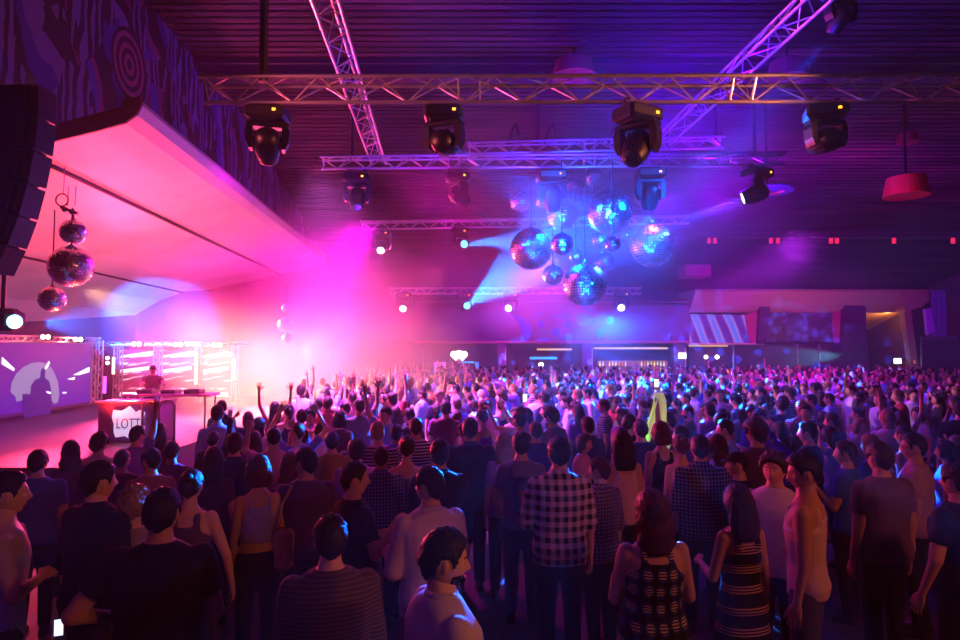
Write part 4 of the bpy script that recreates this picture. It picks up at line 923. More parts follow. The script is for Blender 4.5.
# ================================================================ people
def objcolor_mat(name, rough=.7, kind=None, sub=0.0, spec=.3):
    m, nt, b = new_mat(name); oi = N(nt, 'ShaderNodeObjectInfo'); col = oi.outputs['Color']
    b.inputs['Roughness'].default_value = rough; b.inputs['Specular IOR Level'].default_value = spec
    tc = N(nt, 'ShaderNodeTexCoord'); sx = N(nt, 'ShaderNodeSeparateXYZ'); nt.links.new(tc.outputs['Object'], sx.inputs[0])
    def stripe(sock, f, th=.5, ph=0.): return mth(nt, 'LESS_THAN', mth(nt, 'FRACT', mth(nt, 'ADD', mth(nt, 'MULTIPLY', sock, f), ph)), th)
    if kind == 'hair':
        n = N(nt, 'ShaderNodeTexNoise'); mp = N(nt, 'ShaderNodeMapping'); mp.inputs['Scale'].default_value = (60, 60, 6)
        nt.links.new(tc.outputs['Object'], mp.inputs[0]); nt.links.new(mp.outputs[0], n.inputs['Vector']); n.inputs['Scale'].default_value = 2.5
        c2 = mixc(nt, .55, col, (.02, .015, .01)); nt.links.new(mixc(nt, n.outputs['Fac'], c2, col), b.inputs['Base Color'])
        bp = N(nt, 'ShaderNodeBump'); bp.inputs['Strength'].default_value = .6; bp.inputs['Distance'].default_value = .01; nt.links.new(n.outputs['Fac'], bp.inputs['Height']); nt.links.new(bp.outputs[0], b.inputs['Normal'])
    elif kind == 'check':      # wide gingham
        a = stripe(sx.outputs[0], 15); c = stripe(sx.outputs[2], 13)
        s_ = mth(nt, 'MULTIPLY', mth(nt, 'ADD', a, c), .5); nt.links.new(mixc(nt, s_, col, (.02, .015, .04)), b.inputs['Base Color'])
    elif kind == 'plaid':
        a = stripe(sx.outputs[0], 32, .22); c = stripe(sx.outputs[2], 30, .22)
        s_ = mth(nt, 'MULTIPLY', mth(nt, 'MAXIMUM', a, c), .42); nt.links.new(mixc(nt, s_, col, (.8, .75, .85)), b.inputs['Base Color'])
    elif kind == 'stripe':
        nt.links.new(mixc(nt, stripe(sx.outputs[2], 27, .45), (.06, .06, .12), col), b.inputs['Base Color'])
    elif kind == 'knit':
        nt.links.new(mixc(nt, stripe(sx.outputs[2], 45, .4), mixc(nt, .5, col, (.05, .03, .03)), col), b.inputs['Base Color'])
    elif kind == 'banddress':
        z = sx.outputs[2]; f = mth(nt, 'FRACT', mth(nt, 'MULTIPLY', z, 7.3))
        s_ = mth(nt, 'MULTIPLY', mth(nt, 'GREATER_THAN', f, .55), stripe(z, 52, .45))
        nt.links.new(mixc(nt, s_, (.03, .02, .03), col), b.inputs['Base Color'])
    elif kind == 'pattern':    # dark dress with tile-like pale figures
        vo = N(nt, 'ShaderNodeTexVoronoi'); vo.inputs['Scale'].default_value = 1; vo.inputs['Randomness'].default_value = .2; vo.voronoi_dimensions = '2D'; cxz = N(nt, 'ShaderNodeCombineXYZ'); nt.links.new(sx.outputs[0], cxz.inputs[0]); nt.links.new(sx.outputs[2], cxz.inputs[1])
        mp = N(nt, 'ShaderNodeMapping'); mp.inputs['Scale'].default_value = (13, 10, 1); nt.links.new(cxz.outputs[0], mp.inputs[0]); nt.links.new(mp.outputs[0], vo.inputs['Vector'])
        d = vo.outputs['Distance']; rg = mth(nt, 'MULTIPLY', mth(nt, 'GREATER_THAN', d, .30), mth(nt, 'LESS_THAN', d, .45)); ct = mth(nt, 'MULTIPLY', mth(nt, 'LESS_THAN', d, .30), stripe(sx.outputs[2], 60, .55))
        w1 = mixc(nt, rg, (.02, .02, .04), (.16, .24, .42)); nt.links.new(mixc(nt, ct, w1, col), b.inputs['Base Color'])
    else:
        n = N(nt, 'ShaderNodeTexNoise'); n.inputs['Scale'].default_value = 14 if kind != 'skin' else 6; nt.links.new(tc.outputs['Object'], n.inputs['Vector'])
        nt.links.new(mixc(nt, mth(nt, 'MULTIPLY', n.outputs['Fac'], .35 if kind != 'skin' else .18), col, mixc(nt, .6, col, (.04, .02, .02))), b.inputs['Base Color'])
        bp = N(nt, 'ShaderNodeBump'); bp.inputs['Strength'].default_value = .35 if kind != 'skin' else .08; bp.inputs['Distance'].default_value = .05 if kind != 'skin' else .02; n2 = N(nt, 'ShaderNodeTexNoise'); n2.inputs['Scale'].default_value = 6; n2.inputs['Detail'].default_value = 3
        nt.links.new(tc.outputs['Object'], n2.inputs['Vector']); nt.links.new(n2.outputs['Fac'], bp.inputs['Height']); nt.links.new(bp.outputs[0], b.inputs['Normal'])
    return m
SKIN = objcolor_mat('skin', .5, 'skin'); HAIRM = objcolor_mat('hair_strands', .5, 'hair')
FAB = {k: objcolor_mat('fabric_' + k, .8, k) for k in ('plain', 'check', 'plaid', 'stripe', 'knit', 'banddress', 'pattern')}
EYEW = mat('eye_white', 'e0dcd8', .3); EYED = mat('eye_iris', '20140c', .2); LIPM = mat('lip_tone', '9a4a48', .5); SHOE = mat('shoe_dark', '241c20', .6); SHOEW = mat('shoe_pale', 'b8b0b4', .6)

WORK = bpy.data.scenes.new('workbench')
def tmpobj(mb, smooth_it=2, vox=.014, dec=None, sm=.5):
    me = mb.mesh('tmp'); o = bpy.data.objects.new('tmp', me); WORK.collection.objects.link(o)
    r = o.modifiers.new('r', 'REMESH'); r.mode = 'VOXEL'; r.voxel_size = vox; r.use_smooth_shade = True
    if smooth_it: s_ = o.modifiers.new('s', 'SMOOTH'); s_.factor = sm; s_.iterations = smooth_it
    if dec: d = o.modifiers.new('d', 'DECIMATE'); d.ratio = dec
    with bpy.context.temp_override(scene=WORK, view_layer=WORK.view_layers[0]):
        dg = bpy.context.evaluated_depsgraph_get(); out = bpy.data.meshes.new_from_object(o.evaluated_get(dg))
    bpy.data.objects.remove(o); bpy.data.meshes.remove(me)
    vs_ = [tuple(v.co) for v in out.vertices]; fs = [tuple(p.vertices) for p in out.polygons]; bpy.data.meshes.remove(out)
    return vs_, fs
def cone(mb, p0, p1, r0, r1, n=12, cap0=True, cap1=True, flat=1.0):
    """tapered limb with optional round ends"""
    p0 = Vector(p0); p1 = Vector(p1); d = p1 - p0; L = d.length; d.normalize(); q = d.to_track_quat('Z', 'Y'); a = q @ Vector((1, 0, 0)); b_ = q @ Vector((0, 1, 0))
    prof = []
    if cap0: prof += [(r0 * math.sin(t), -r0 * math.cos(t)) for t in (.25, .7, 1.15)]
    prof += [(r0, 0), (r0 * .5 + r1 * .5, L / 2), (r1, L)]
    if cap1: prof += [(r1 * math.cos(t), L + r1 * math.sin(t)) for t in (.42, .87, 1.32)]
    mb.rings([[p0 + d * z + a * (r * math.cos(2 * PI * i / n)) + b_ * (r * math.sin(2 * PI * i / n) * flat) for i in range(n)] for r, z in prof])
def loft(mb, rings, n=20, tf=None, p=2.3):
    """rings: (z, hx, hy, y0[, x0])"""
    out = []
    for rg in rings:
        z, hx, hy, y0 = rg[:4]; x0 = rg[4] if len(rg) > 4 else 0; r = []
        for i in range(n):
            t = 2 * PI * i / n; c, s_ = math.cos(t), math.sin(t)
            k = (abs(c) ** p + abs(s_) ** p) ** (-1 / p)
            v = Vector((x0 + hx * c * k, y0 + hy * s_ * k, z)); r.append(tf(v) if tf else v)
        out.append(r)
    mb.rings(out)

# ---- head ------------------------------------------------------
def head_pt(d):
    """point of the head surface in direction d (unit), face towards +Y"""
    x, y, z = d.x * .077, d.y * .096, d.z * .114
    t = z / .114
    if t < 0:
        x *= 1 - .26 * (-t) ** 1.6
        if y < 0: y *= 1 - .30 * (-t) ** 1.2
    if y < 0 and t > -.2: y *= 1.06
    if y > 0:
        y *= .93 + .02 * max(0, -t)
        g = lambda cx, cz, sx, sz: math.exp(-((x - cx) / sx) ** 2 - ((z - cz) / sz) ** 2)
        f = min(1, max(0, d.y * 2.2))
        y += f * (.022 * g(0, -.024, .011, .016) + .012 * g(0, -.002, .008, .022) + .005 * g(0, .034, .04, .012) + .012 * g(0, -.098, .022, .018) + .006 * g(0, -.058, .02, .008)
                  - .011 * g(.030, .008, .014, .012) - .011 * g(-.030, .008, .014, .012) + .004 * g(.04, -.02, .015, .015) + .004 * g(-.04, -.02, .015, .015) - .003 * g(0, -.074, .018, .006))
    return Vector((x, y, z))
def sph_dirs(nu, nv):
    out = []
    for j in range(nv + 1):
        th = -PI / 2 + PI * j / nv
        out.append([Vector((math.cos(th) * math.sin(2 * PI * i / nu), math.cos(th) * math.cos(2 * PI * i / nu), math.sin(th))) for i in range(nu)])
    return out
def sph_surface(mb, fn, nu, nv, tf):
    D = sph_dirs(nu, nv); o = len(mb.v)
    mb.v.append(tuple(tf(fn(Vector((0, 0, -1))))))
    for j in range(1, nv):
        for i in range(nu): mb.v.append(tuple(tf(fn(D[j][i]))))
    mb.v.append(tuple(tf(fn(Vector((0, 0, 1)))))); top = len(mb.v) - 1
    for i in range(nu):
        k = (i + 1) % nu
        mb.f.append((o, o + 1 + i, o + 1 + k)); mb.f.append((top, o + 1 + (nv - 2) * nu + k, o + 1 + (nv - 2) * nu + i))
        for j in range(nv - 2): a = o + 1 + j * nu; mb.f.append((a + i, a + nu + i, a + nu + k, a + k))
def sstep(a, b_, x): t = max(0, min(1, (x - a) / (b_ - a))); return t * t * (3 - 2 * t)
def hairline(az):
    """az 0 front .. pi back -> z of hairline"""
    pts = [(0, .066), (.6, .058), (1.0, .03), (1.22, -.014), (1.4, .026), (1.78, .026), (2.1, -.045), (PI, -.088)]
    for (a0, z0), (a1, z1) in zip(pts, pts[1:]):
        if az <= a1: return z0 + (z1 - z0) * (az - a0) / (a1 - a0)
    return -.07
def hair_fn(style, seed):
    rnd = Vector((seed * 3.1, seed * 1.7, seed))
    th0 = {'buzz': .004, 'short': .014, 'quiff': .014, 'curly': .026, 'bob': .022, 'long': .016, 'wavy': .022, 'bun': .010, 'tail': .010, 'afro': .035}.get(style, .012)
    def fn(d):
        p = head_pt(d); az = abs(math.atan2(d.x, d.y)); hl = hairline(az)
        if style in ('long', 'wavy', 'bob') and az > .9: hl -= .10 * sstep(.9, 1.5, az)
        w = sstep(hl - .008, hl + .012, p.z); th = th0 * (1 + .35 * max(0, d.z))
        if style in ('curly', 'afro'): th *= 1 + .7 * noise.noise(d * 7 + rnd)
        elif style == 'wavy': th *= 1 + .4 * noise.noise(d * 5 + rnd)
        else: th *= 1 + .35 * noise.noise(d * 6 + rnd) + .35 * noise.noise(d * 17 + rnd)
        if style == 'quiff' and d.y > 0: th += .022 * d.y * max(0, d.z)
        if style == 'short' and d.z > .5: th += .005
        return p + d * (th * w - .012 * (1 - w))
    return fn
def cap_fn(d):
    p = head_pt(d); w = sstep(.028, .04, p.z); return p + d * (.014 * w - .014 * (1 - w))

# ---- hands (local: wrist at origin, fingers along +Z, palm faces +Y, thumb on +X side)
def hand_mesh(kind, hi=False):
    mb = MB(); n = 8 if hi else 6
    cone(mb, (0, 0, -.03), (0, 0, .03), .024, .030, n, flat=.72)
    loft(mb, [(.0, .026, .016, 0), (.03, .036, .017, 0), (.065, .041, .015, 0), (.088, .040, .012, .0), (.094, .034, .008, 0)], 12 if hi else 8)
    sp = {'relaxed': .06, 'spread': .26, 'grip': .04, 'fist': .03}[kind]; cu = {'relaxed': .30, 'spread': .06, 'grip': .85, 'fist': 1.15}[kind]
    for i, (x, L, r) in enumerate(((.030, .072, .0088), (.010, .080, .0092), (-.011, .075, .0088), (-.031, .058, .0078))):
        a = sp * (1.1 - i * .75); p = Vector((x, 0, .088)); ang = cu * .5
        for s_, (fr) in enumerate((.42, .32, .26)):
            d = Vector((math.sin(a) * math.cos(ang), math.sin(ang), math.cos(a) * math.cos(ang))); q = p + d * L * fr
            cone(mb, p - d * .002, q, r * (1 - .1 * s_), r * (.9 - .1 * s_), n); p = q; ang += cu
    a = {'relaxed': .45, 'spread': .95, 'grip': .5, 'fist': .3}[kind]; p = Vector((.026, .004, .02)); ang = .25
    for s_, Ls_ in enumerate((.042, .032, .026)):
        d = Vector((math.sin(a), math.sin(ang) * .6, math.cos(a))).normalized(); q = p + d * Ls_; cone(mb, p, q, .0125 - .0015 * s_, .011 - .0015 * s_, n); p = q; a -= {'fist': .75, 'grip': .5}.get(kind, .12); ang += .5 if kind in ('fist', 'grip') else .1
    if hi:
        v, f = tmpobj(mb, 1, .0042, .5); return v, f
    return mb.v, mb.f
HANDS = {}
def get_hand(kind, hi):
    if (kind, hi) not in HANDS: HANDS[(kind, hi)] = hand_mesh(kind, hi)
    return HANDS[(kind, hi)]

# ---- figure ----------------------------------------------------
TORSO = {'m': [(.80, .10, .075, 0), (.86, .155, .112, -.005), (.93, .168, .118, -.012), (1.0, .160, .106, -.004), (1.09, .148, .100, .0), (1.19, .160, .108, .002), (1.29, .178, .116, .004), (1.37, .184, .110, 0), (1.42, .175, .094, -.006), (1.458, .135, .078, -.012), (1.487, .090, .066, -.012), (1.512, .063, .060, -.010), (1.55, .056, .058, .0)],
         'f': [(.80, .10, .075, 0), (.86, .162, .115, -.008), (.93, .176, .122, -.016), (1.0, .156, .102, -.004), (1.09, .126, .086, .0), (1.19, .140, .098, .008), (1.27, .150, .122, .020), (1.35, .152, .100, .004), (1.41, .144, .082, -.006), (1.45, .104, .066, -.012), (1.478, .066, .054, -.010), (1.505, .050, .050, -.008), (1.55, .046, .048, .0)]}
POSES = {  # per arm: upper-arm direction, forearm direction, hand kind  (x outwards, y forward, z up)
    'down': ((.16, -.03, -1), (.06, .16, -1), 'relaxed'), 'out': ((.42, -.05, -1), (.1, .35, -1), 'relaxed'), 'hip': ((.75, -.35, -1), (-.75, .75, -.35), 'fist'),
    'bent': ((.22, .12, -1), (-.25, 1, .12), 'grip'), 'hold': ((.18, .25, -1), (-.25, .8, .75), 'grip'), 'fold': ((.25, .25, -1), (-1, .55, .1), 'grip'),
    'up': ((.45, .12, 1), (.05, .1, 1), 'spread'), 'high': ((.22, .18, 1), (-.02, .1, 1), 'spread'), 'fistup': ((.5, .2, .9), (.0, .1, 1), 'fist'), 'arch': ((.72, .1, .85), (-.52, .08, 1), 'relaxed'),
    'phone': ((.3, .75, .15), (-.15, .55, 1), 'grip'), 'head': ((.95, .3, .35), (-1, .1, .75), 'relaxed'), 'reach': ((.3, .9, -.35), (.1, 1, .15), 'relaxed'), 'pocket': ((.5, -.25, -1), (-.25, .35, -1), 'fist')}
def figure_parts(sex='m', L='down', Rr='down', wide=1.0, lean=0.0, twist=0.0, hyaw=0.0, hpitch=0.0, hroll=0.0, hair='short', top='tee', bottom='trousers', pat='plain', face=True, beard=False, hi=False, seed=0, head_scale=1.0, cap=False, glasses=False, stance=.0, low=False):
    """returns dict part -> (verts, faces) in local coordinates of a 1.75 m person facing +Y"""
    vox = .0125 if hi else .021
    P = {}
    hipz = .90; piv = Vector((0, 0, .98))
    Rl = Matrix.Rotation(twist, 3, 'Z') @ Matrix.Rotation(-lean, 3, 'X')
    def tf(v):
        t = sstep(.86, 1.12, v.z)
        if t <= 0: return v
        q = Matrix.Rotation(twist * t, 3, 'Z') @ Matrix.Rotation(-lean * t, 3, 'X'); return piv + q @ (v - piv)
    w = wide
    tor = [(z, hx * (w if z < 1.45 else 1), hy * ((1 + (w - 1) * 1.5) if z < 1.4 else 1), y0) for z, hx, hy, y0 in TORSO[sex]]
    shx = (.172 if sex == 'm' else .142) * (1 + (w - 1) * .8); shz = 1.405
    lr = 1.0 if sex == 'm' else .84; lr *= (1 + (w - 1) * .8)
    arms = {}
    for s_, pose in ((-1, L), (1, Rr)):
        u, f, hk = POSES[pose]
        S0 = Vector((s_ * shx, -.008, shz + (.03 if u[2] > .3 else 0))); u = Vector((s_ * u[0], u[1], u[2])).normalized(); f = Vector((s_ * f[0], f[1], f[2])).normalized()
        E = S0 + u * .295; Wp = E + f * .255
        arms[s_] = (tf(S0), tf(S0) + Rl @ u * .295, tf(S0) + Rl @ (u * .295 + f * .255), Rl @ f, hk, Rl @ u)
    legs = {}
    for s_ in (-1, 1):
        H_ = Vector((s_ * .088, 0, .89)); Kn = Vector((s_ * (.098 + .03 * stance), .02 + .03 * s_ * stance, .49)); An = Vector((s_ * (.102 + .06 * stance), -.01 + .05 * s_ * stance, .075)); legs[s_] = (H_, Kn, An)
    # body
    mb = MB(); loft(mb, tor, 20, tf)
    for s_ in (-1, 1):
        S0, E, Wp, fd, hk, ud = arms[s_]
        cone(mb, S0 - ud * .0 , E, .056 * lr, .042 * lr, 12); cone(mb, E, Wp, .043 * lr, .028 * (1 if sex == 'm' else .9), 12, flat=.9)
        H_, Kn, An = legs[s_]
        cone(mb, H_, Kn, .088 * (1 + (w - 1) * .7), .058, 12); cone(mb, Kn, An, .056, .036, 12); cone(mb, Kn + Vector((0, -.02, -.08)), Kn + Vector((0, -.025, -.2)), .05, .04, 10)
    nk0 = tf(Vector((0, -.012, 1.46)))
    hc = tf(Vector((0, .012, 1.632))) + Rl @ Vector((0, .03 * math.sin(hpitch), 0))
    HR = Rl @ Matrix.Rotation(hyaw, 3, 'Z') @ Matrix.Rotation(hpitch, 3, 'X') @ Matrix.Rotation(hroll, 3, 'Y')
    HS = head_scale
    htf = lambda v: hc + HR @ (v * HS)
    cone(mb, nk0, hc + HR @ Vector((0, -.018, -.05)), .058 if sex == 'm' else .046, .054 if sex == 'm' else .044, 12)
    v, f = tmpobj(mb, 2, vox, None if hi else .45)
    body = MB(); body.add(v, f)
    nu, nv = (44, 34) if hi else (22, 16)
    sph_surface(body, head_pt, nu, nv, htf)
    for s_ in (-1, 1):
        body.sphere(htf(Vector((s_ * .073, -.008, -.004))), (.010, .018, .030), 10 if hi else 6, 8 if hi else 5, HR @ Matrix.Rotation(s_ * -.35, 3, 'Z'))
        S0, E, Wp, fd, hk, ud = arms[s_]
        hv, hf = get_hand(hk, hi)
        z = fd; px_ = None
        if fd.z > .5: yv = Vector((0, 1, 0))      # raised: palm forward
        elif fd.z < -.5: yv = Vector((-s_, 0, 0))   # hanging: palm to the thigh
        else: yv = Vector((-s_ * .6, 0, -.4))
        yv = Rl @ yv; yv = (yv - z * yv.dot(z)).normalized(); xv = yv.cross(z)
        # thumb side: towards body centre/front
        want = Rl @ (Vector((-s_, 0, 0)) if fd.z > .5 else (Vector((0, 1, 0)) if fd.z < -.5 else Vector((0, 0, 1))))
        fl = 1 if xv.dot(want) >= 0 else -1
        M_ = Matrix((xv * fl, yv, z)).transposed()
        vv = [Wp + M_ @ (Vector(q) * (1.0 if sex == 'm' else .9)) for q in hv]
        body.add(vv, hf if fl == 1 else [tuple(reversed(t)) for t in hf])
    P['body'] = body
    # hair
    if cap:
        hb = MB(); sph_surface(hb, hair_fn('buzz', seed), nu, nv, htf); P['hair'] = hb
        cb = MB(); sph_surface(cb, cap_fn, nu, nv, htf)
        cb.rings([[htf(Vector((x, .075 + dy * math.cos(x * 16), z + .0))) for x in [-.065 + .13 * i / 8 for i in range(9)]] + [htf(Vector((x, .075 + dy * math.cos(x * 16), z - .006))) for x in [.065 - .13 * i / 8 for i in range(9)]] for dy, z in ((0, .045), (.04, .043), (.07, .036))])
        P['cap'] = cb
    elif hair != 'bald':
        hb = MB(); hn = (56, 42) if hi else (26, 20); sph_surface(hb, hair_fn(hair, seed), hn[0], hn[1], htf)
        if hair in ('long', 'wavy', 'bob'):
            Lh = {'long': .27, 'wavy': .25, 'bob': .15}[hair]; rg = []; n_ = 12 if hi else 7; m_ = 28 if hi else 14
            for j in range(n_ + 1):
                t = j / n_; z = .03 - Lh * t; hw = .088 + .022 * math.sin(min(1, t * 1.3) * PI * .6) - .05 * max(0, t - .75) * 2
                yc = -.045 - .045 * t if not hair == 'bob' else -.04; dp = .058 + .008 * math.sin(t * PI) - .02 * t; ring = []
                for i in range(m_):
                    a = 2 * PI * i / m_; k = 1 + .07 * math.sin(a * 9 + seed + t * (6 if hair == 'wavy' else 1)) + (.10 * math.sin(t * 14 + a * 2 + seed) if hair == 'wavy' else 0)
                    q = Vector((hw * math.cos(a) * k, yc + dp * math.sin(a) * k, z)); ring.append(htf(q) if t < .3 else (htf(q) * (1 - sstep(.3, .8, t)) + (hc + Rl @ q + Vector((0, -.0, 0))) * sstep(.3, .8, t)))
                rg.append(ring)
            hb.rings(rg)
        if hair == 'bun': hb.sphere(htf(Vector((0, -.085, .075))), (.042, .042, .038), 12, 8)
        if hair == 'tail':
            hb.path([htf(Vector((0, -.09, .05))), htf(Vector((0, -.135, .03))), htf(Vector((0, -.14, -.04))), htf(Vector((0, -.12, -.13))), htf(Vector((0, -.11, -.19)))], [.018, .030, .032, .026, .008], 10)
        P['hair'] = hb
    if beard:
        bb = MB()
        def bf(d):
            p = head_pt(d); az = abs(math.atan2(d.x, d.y)); wv = sstep(-.030, -.048, p.z) * (1 - sstep(1.15, 1.4, az)) * sstep(-.93, -.80, d.z) * (1 - math.exp(-((p.x) / .02) ** 2 - ((p.z + .06) / .009) ** 2) * .9)
            return p + d * (.0035 * wv - .008 * (1 - wv))
        sph_surface(bb, bf, nu, nv, htf); P['beard'] = bb
    if face:
        for s_ in (-1, 1):
            e = MB(); e.sphere(htf(Vector((s_ * .030, .0665, .008))), .0122 * HS, 10, 8); P.setdefault('eye', []).append(e)
            i_ = MB(); i_.sphere(htf(Vector((s_ * .030, .0745, .008))), .0062 * HS, 8, 6); P.setdefault('iris', []).append(i_)
            b_ = MB(); b_.path([htf(Vector((s_ * x, y, z))) for x, y, z in ((.014, .0885, .027), (.026, .0875, .032), (.040, .079, .031), (.048, .071, .026))], [.0025, .0035, .003, .0015], 5); P.setdefault('eyebrow', []).append(b_)
        l = MB(); l.path([htf(Vector((x, .0895 + .006 * math.cos(x * 60), -.058))) for x in (-.022, -.012, 0, .012, .022)], [.002, .0045, .005, .0045, .002], 6); P['lips'] = l
    if glasses:
        g = MB()
        for s_ in (-1, 1):
            g.path([htf(Vector((s_ * .031 + .019 * math.cos(a), .093, .008 + .015 * math.sin(a)))) for a in [2 * PI * i / 12 for i in range(12)]], .0022, 5, closed=True)
            g.path([htf(Vector((s_ * .05, .092, .012))), htf(Vector((s_ * .075, .06, .014))), htf(Vector((s_ * .080, -.01, .006)))], .0022, 5)
        g.path([htf(Vector((-.012, .095, .012))), htf(Vector((.012, .095, .012)))], .002, 5); P['glasses'] = g
    # garments
    off = .014; loose = {'tee': 1.06, 'shirt': 1.10, 'sweater': 1.12, 'jacket': 1.14, 'tank': 1.0, 'tanktop_f': 1.0, 'dress': 1.0, 'none': 1}.get(top, 1.05)
    gv = vox if not hi else .011
    mb = MB()
    def grow(rg, o_, lo=1.0): return [(z, (hx + o_) * lo, (hy + o_) * lo, y0) for z, hx, hy, y0 in rg]
    if top in ('tee', 'shirt', 'sweater', 'jacket'):
        hem = {'tee': .87, 'shirt': .83, 'sweater': .88, 'jacket': .82}[top]
        rg = [r for r in grow(tor, off, loose) if .85 <= r[0] <= 1.489]; z0 = rg[0]; rg = [(hem, z0[1] * 1.03, z0[2] * 1.03, z0[3])] + [r if r[0] > 1.4 or loose < 1.05 else (r[0], max(r[1], rg[0][1] * .93 if sex == 'm' else r[1]), max(r[2], rg[0][2] * .9 if sex == 'm' else r[2]), r[3]) for r in rg]
        rg.append((rg[-1][0] + .016, .078, .072, -.010))
        loft(mb, rg, 22, tf)
        full = top in ('sweater', 'jacket')
        for s_ in (-1, 1):
            S0, E, Wp, fd, hk, ud = arms[s_]
            sl = 1.0 if top != 'tee' else .62; r0 = .056 * lr + .009; r1 = .042 * lr + (.022 if not full else .016)
            cone(mb, S0 - ud * .005, S0 + ud * .295 * sl, r0, r0 + (r1 - r0) * sl, 14, cap1=False)
            if full: cone(mb, E, Wp - fd * .01, r1 - .002, .040, 14, cap0=True, cap1=False)
            elif top == 'shirt': cone(mb, E - ud * .002, E + fd * .05, r1 - .001, .052 * lr, 14, cap0=True, cap1=False)
    elif top in ('tank', 'tanktop_f', 'dress', 'croptop'):
        hem = {'tank': .86, 'tanktop_f': .90, 'dress': .87, 'croptop': 1.06}[top]
        rg = [r for r in grow(tor, .010, 1.0) if hem - .01 <= r[0] <= 1.31]
        if rg[0][0] > hem: rg = [(hem, rg[0][1], rg[0][2], rg[0][3])] + rg
        rg.append((1.36, (tor[7][1]) * .80, tor[7][2] * 1.06, 0)); 
        if top == 'dress':
            rg = [(.46, .235 * w, .19, 0), (.6, .222 * w, .175, -.005), (.75, .20 * w, .15, -.008)] + rg
        loft(mb, rg, 22, tf)
        for s_ in (-1, 1):
            xs = .088 if sex == 'm' else .078; sr = .026 if top in ('tank', 'dress') else .014
            pts = [tf(Vector((s_ * xs, .085, 1.33))), tf(Vector((s_ * xs * .95, .072, 1.42))), tf(Vector((s_ * xs * .9, .01, 1.468 if sex == 'm' else 1.452))), tf(Vector((s_ * xs * .95, -.075, 1.42))), tf(Vector((s_ * xs, -.095, 1.33)))]
            mb.path(pts, sr, 8)
    if mb.v:
        v, f = tmpobj(mb, 2, gv, None if hi else .4); g = MB(); g.add(v, f)
        if top in ('shirt', 'jacket'):
            n_ = 14; rg = []
            for r_, z in ((.066, 1.490), (.070, 1.528), (.078, 1.505), (.084, 1.485)):
                rg.append([tf(Vector((r_ * math.sin(2 * PI * i / n_), -.004 + r_ * .95 * math.cos(2 * PI * i / n_), z - .02 * max(0, math.cos(2 * PI * i / n_))))) for i in range(n_)])
            c_ = MB(); c_.rings(rg, caps=False); P['collar'] = c_
        P[{'tee': 't_shirt', 'shirt': 'shirt', 'sweater': 'sweater', 'jacket': 'jacket', 'tank': 'tank_top', 'tanktop_f': 'tank_top', 'croptop': 'crop_top', 'dress': 'dress'}[top]] = g
    if low:
        return P
    if bottom in ('trousers', 'shorts', 'skirt'):
        mb = MB(); rg = [(z, hx + .008, hy + .008, y0) for z, hx, hy, y0 in tor if .79 < z < 1.02]; loft(mb, rg, 18, None)
        if bottom == 'skirt': mb = MB(); loft(mb, [(.55, .215, .17, 0), (.75, .20, .15, 0), (.86, .19, .135, 0), (.95, .18, .125, -.01), (1.03, .14, .10, 0)], 20, None)
        else:
            for s_ in (-1, 1):
                H_, Kn, An = legs[s_]; k = (1 + (w - 1) * .7)
                cone(mb, H_, Kn, .098 * k, .072, 14, cap1=(bottom == 'trousers'))
                if bottom == 'trousers': cone(mb, Kn, An + Vector((0, 0, .0)), .071, .058, 14, cap1=False)
        v, f = tmpobj(mb, 2, gv, .6 if hi else .4); g = MB(); g.add(v, f); P[bottom] = g
    for s_ in (-1, 1):
        An = legs[s_][2]; sh = MB()
        loft(sh, [(.0, .046, .125, .045), (.02, .048, .13, .045), (.05, .042, .105, .03), (.085, .036, .05, -.005), (.10, .036, .045, -.01)], 12, lambda v: v + Vector((An.x, An.y, 0)))
        P.setdefault('shoe', []).append(sh)
    return P
GARM = ('t_shirt', 'shirt', 'sweater', 'jacket', 'tank_top', 'crop_top', 'dress', 'collar'); BOT = ('trousers', 'shorts', 'skirt')
def make_person(parts, pat='plain'):
    """parts -> (root, {child part name: obj}) with material per part"""
    meshes = {}
    def mk(name, mb, m):
        me = mb.mesh(name); me.polygons.foreach_set('use_smooth', [True] * len(me.polygons)); me.materials.append(m); return me
    for k, v in parts.items():
        m = SKIN if k == 'body' else HAIRM if k in ('hair', 'eyebrow', 'beard') else FAB[pat] if k in GARM else FAB['plain'] if k in BOT or k == 'cap' else EYEW if k == 'eye' else EYED if k in ('iris', 'glasses') else LIPM if k == 'lips' else SHOE
        if isinstance(v, list): meshes[k] = [mk(k, x, m) for x in v]
        else: meshes[k] = mk(k, v, m)
    return meshes
def place_person(meshes, loc, rz, scale, label, cols, group, cat='person', rx=0.0):
    """body mesh is the thing; hair, clothes, face features and shoes its children"""
    b = bpy.data.objects.new('person', meshes['body']); COL.objects.link(b); b.location = loc; b.rotation_euler = (rx, 0, rz); b.scale = (scale,) * 3
    tag(b, label, cat, group); b.color = (*lin(cols['skin']), 1)
    for k, v in meshes.items():
        if k == 'body': continue
        par = b
        for i, me in enumerate(v if isinstance(v, list) else [v]):
            if k == 'iris': continue
            o = bpy.data.objects.new(k, me); COL.objects.link(o); o.parent = b
            c = cols['hair'] if k in ('hair', 'eyebrow', 'beard') else cols['top'] if k in GARM else cols.get('cap', '202028') if k == 'cap' else cols['bottom'] if k in BOT else '808080'
            o.color = (*lin(c), 1)
            if k == 'eye':
                q = bpy.data.objects.new('iris', meshes['iris'][i]); COL.objects.link(q); q.parent = o
    return b
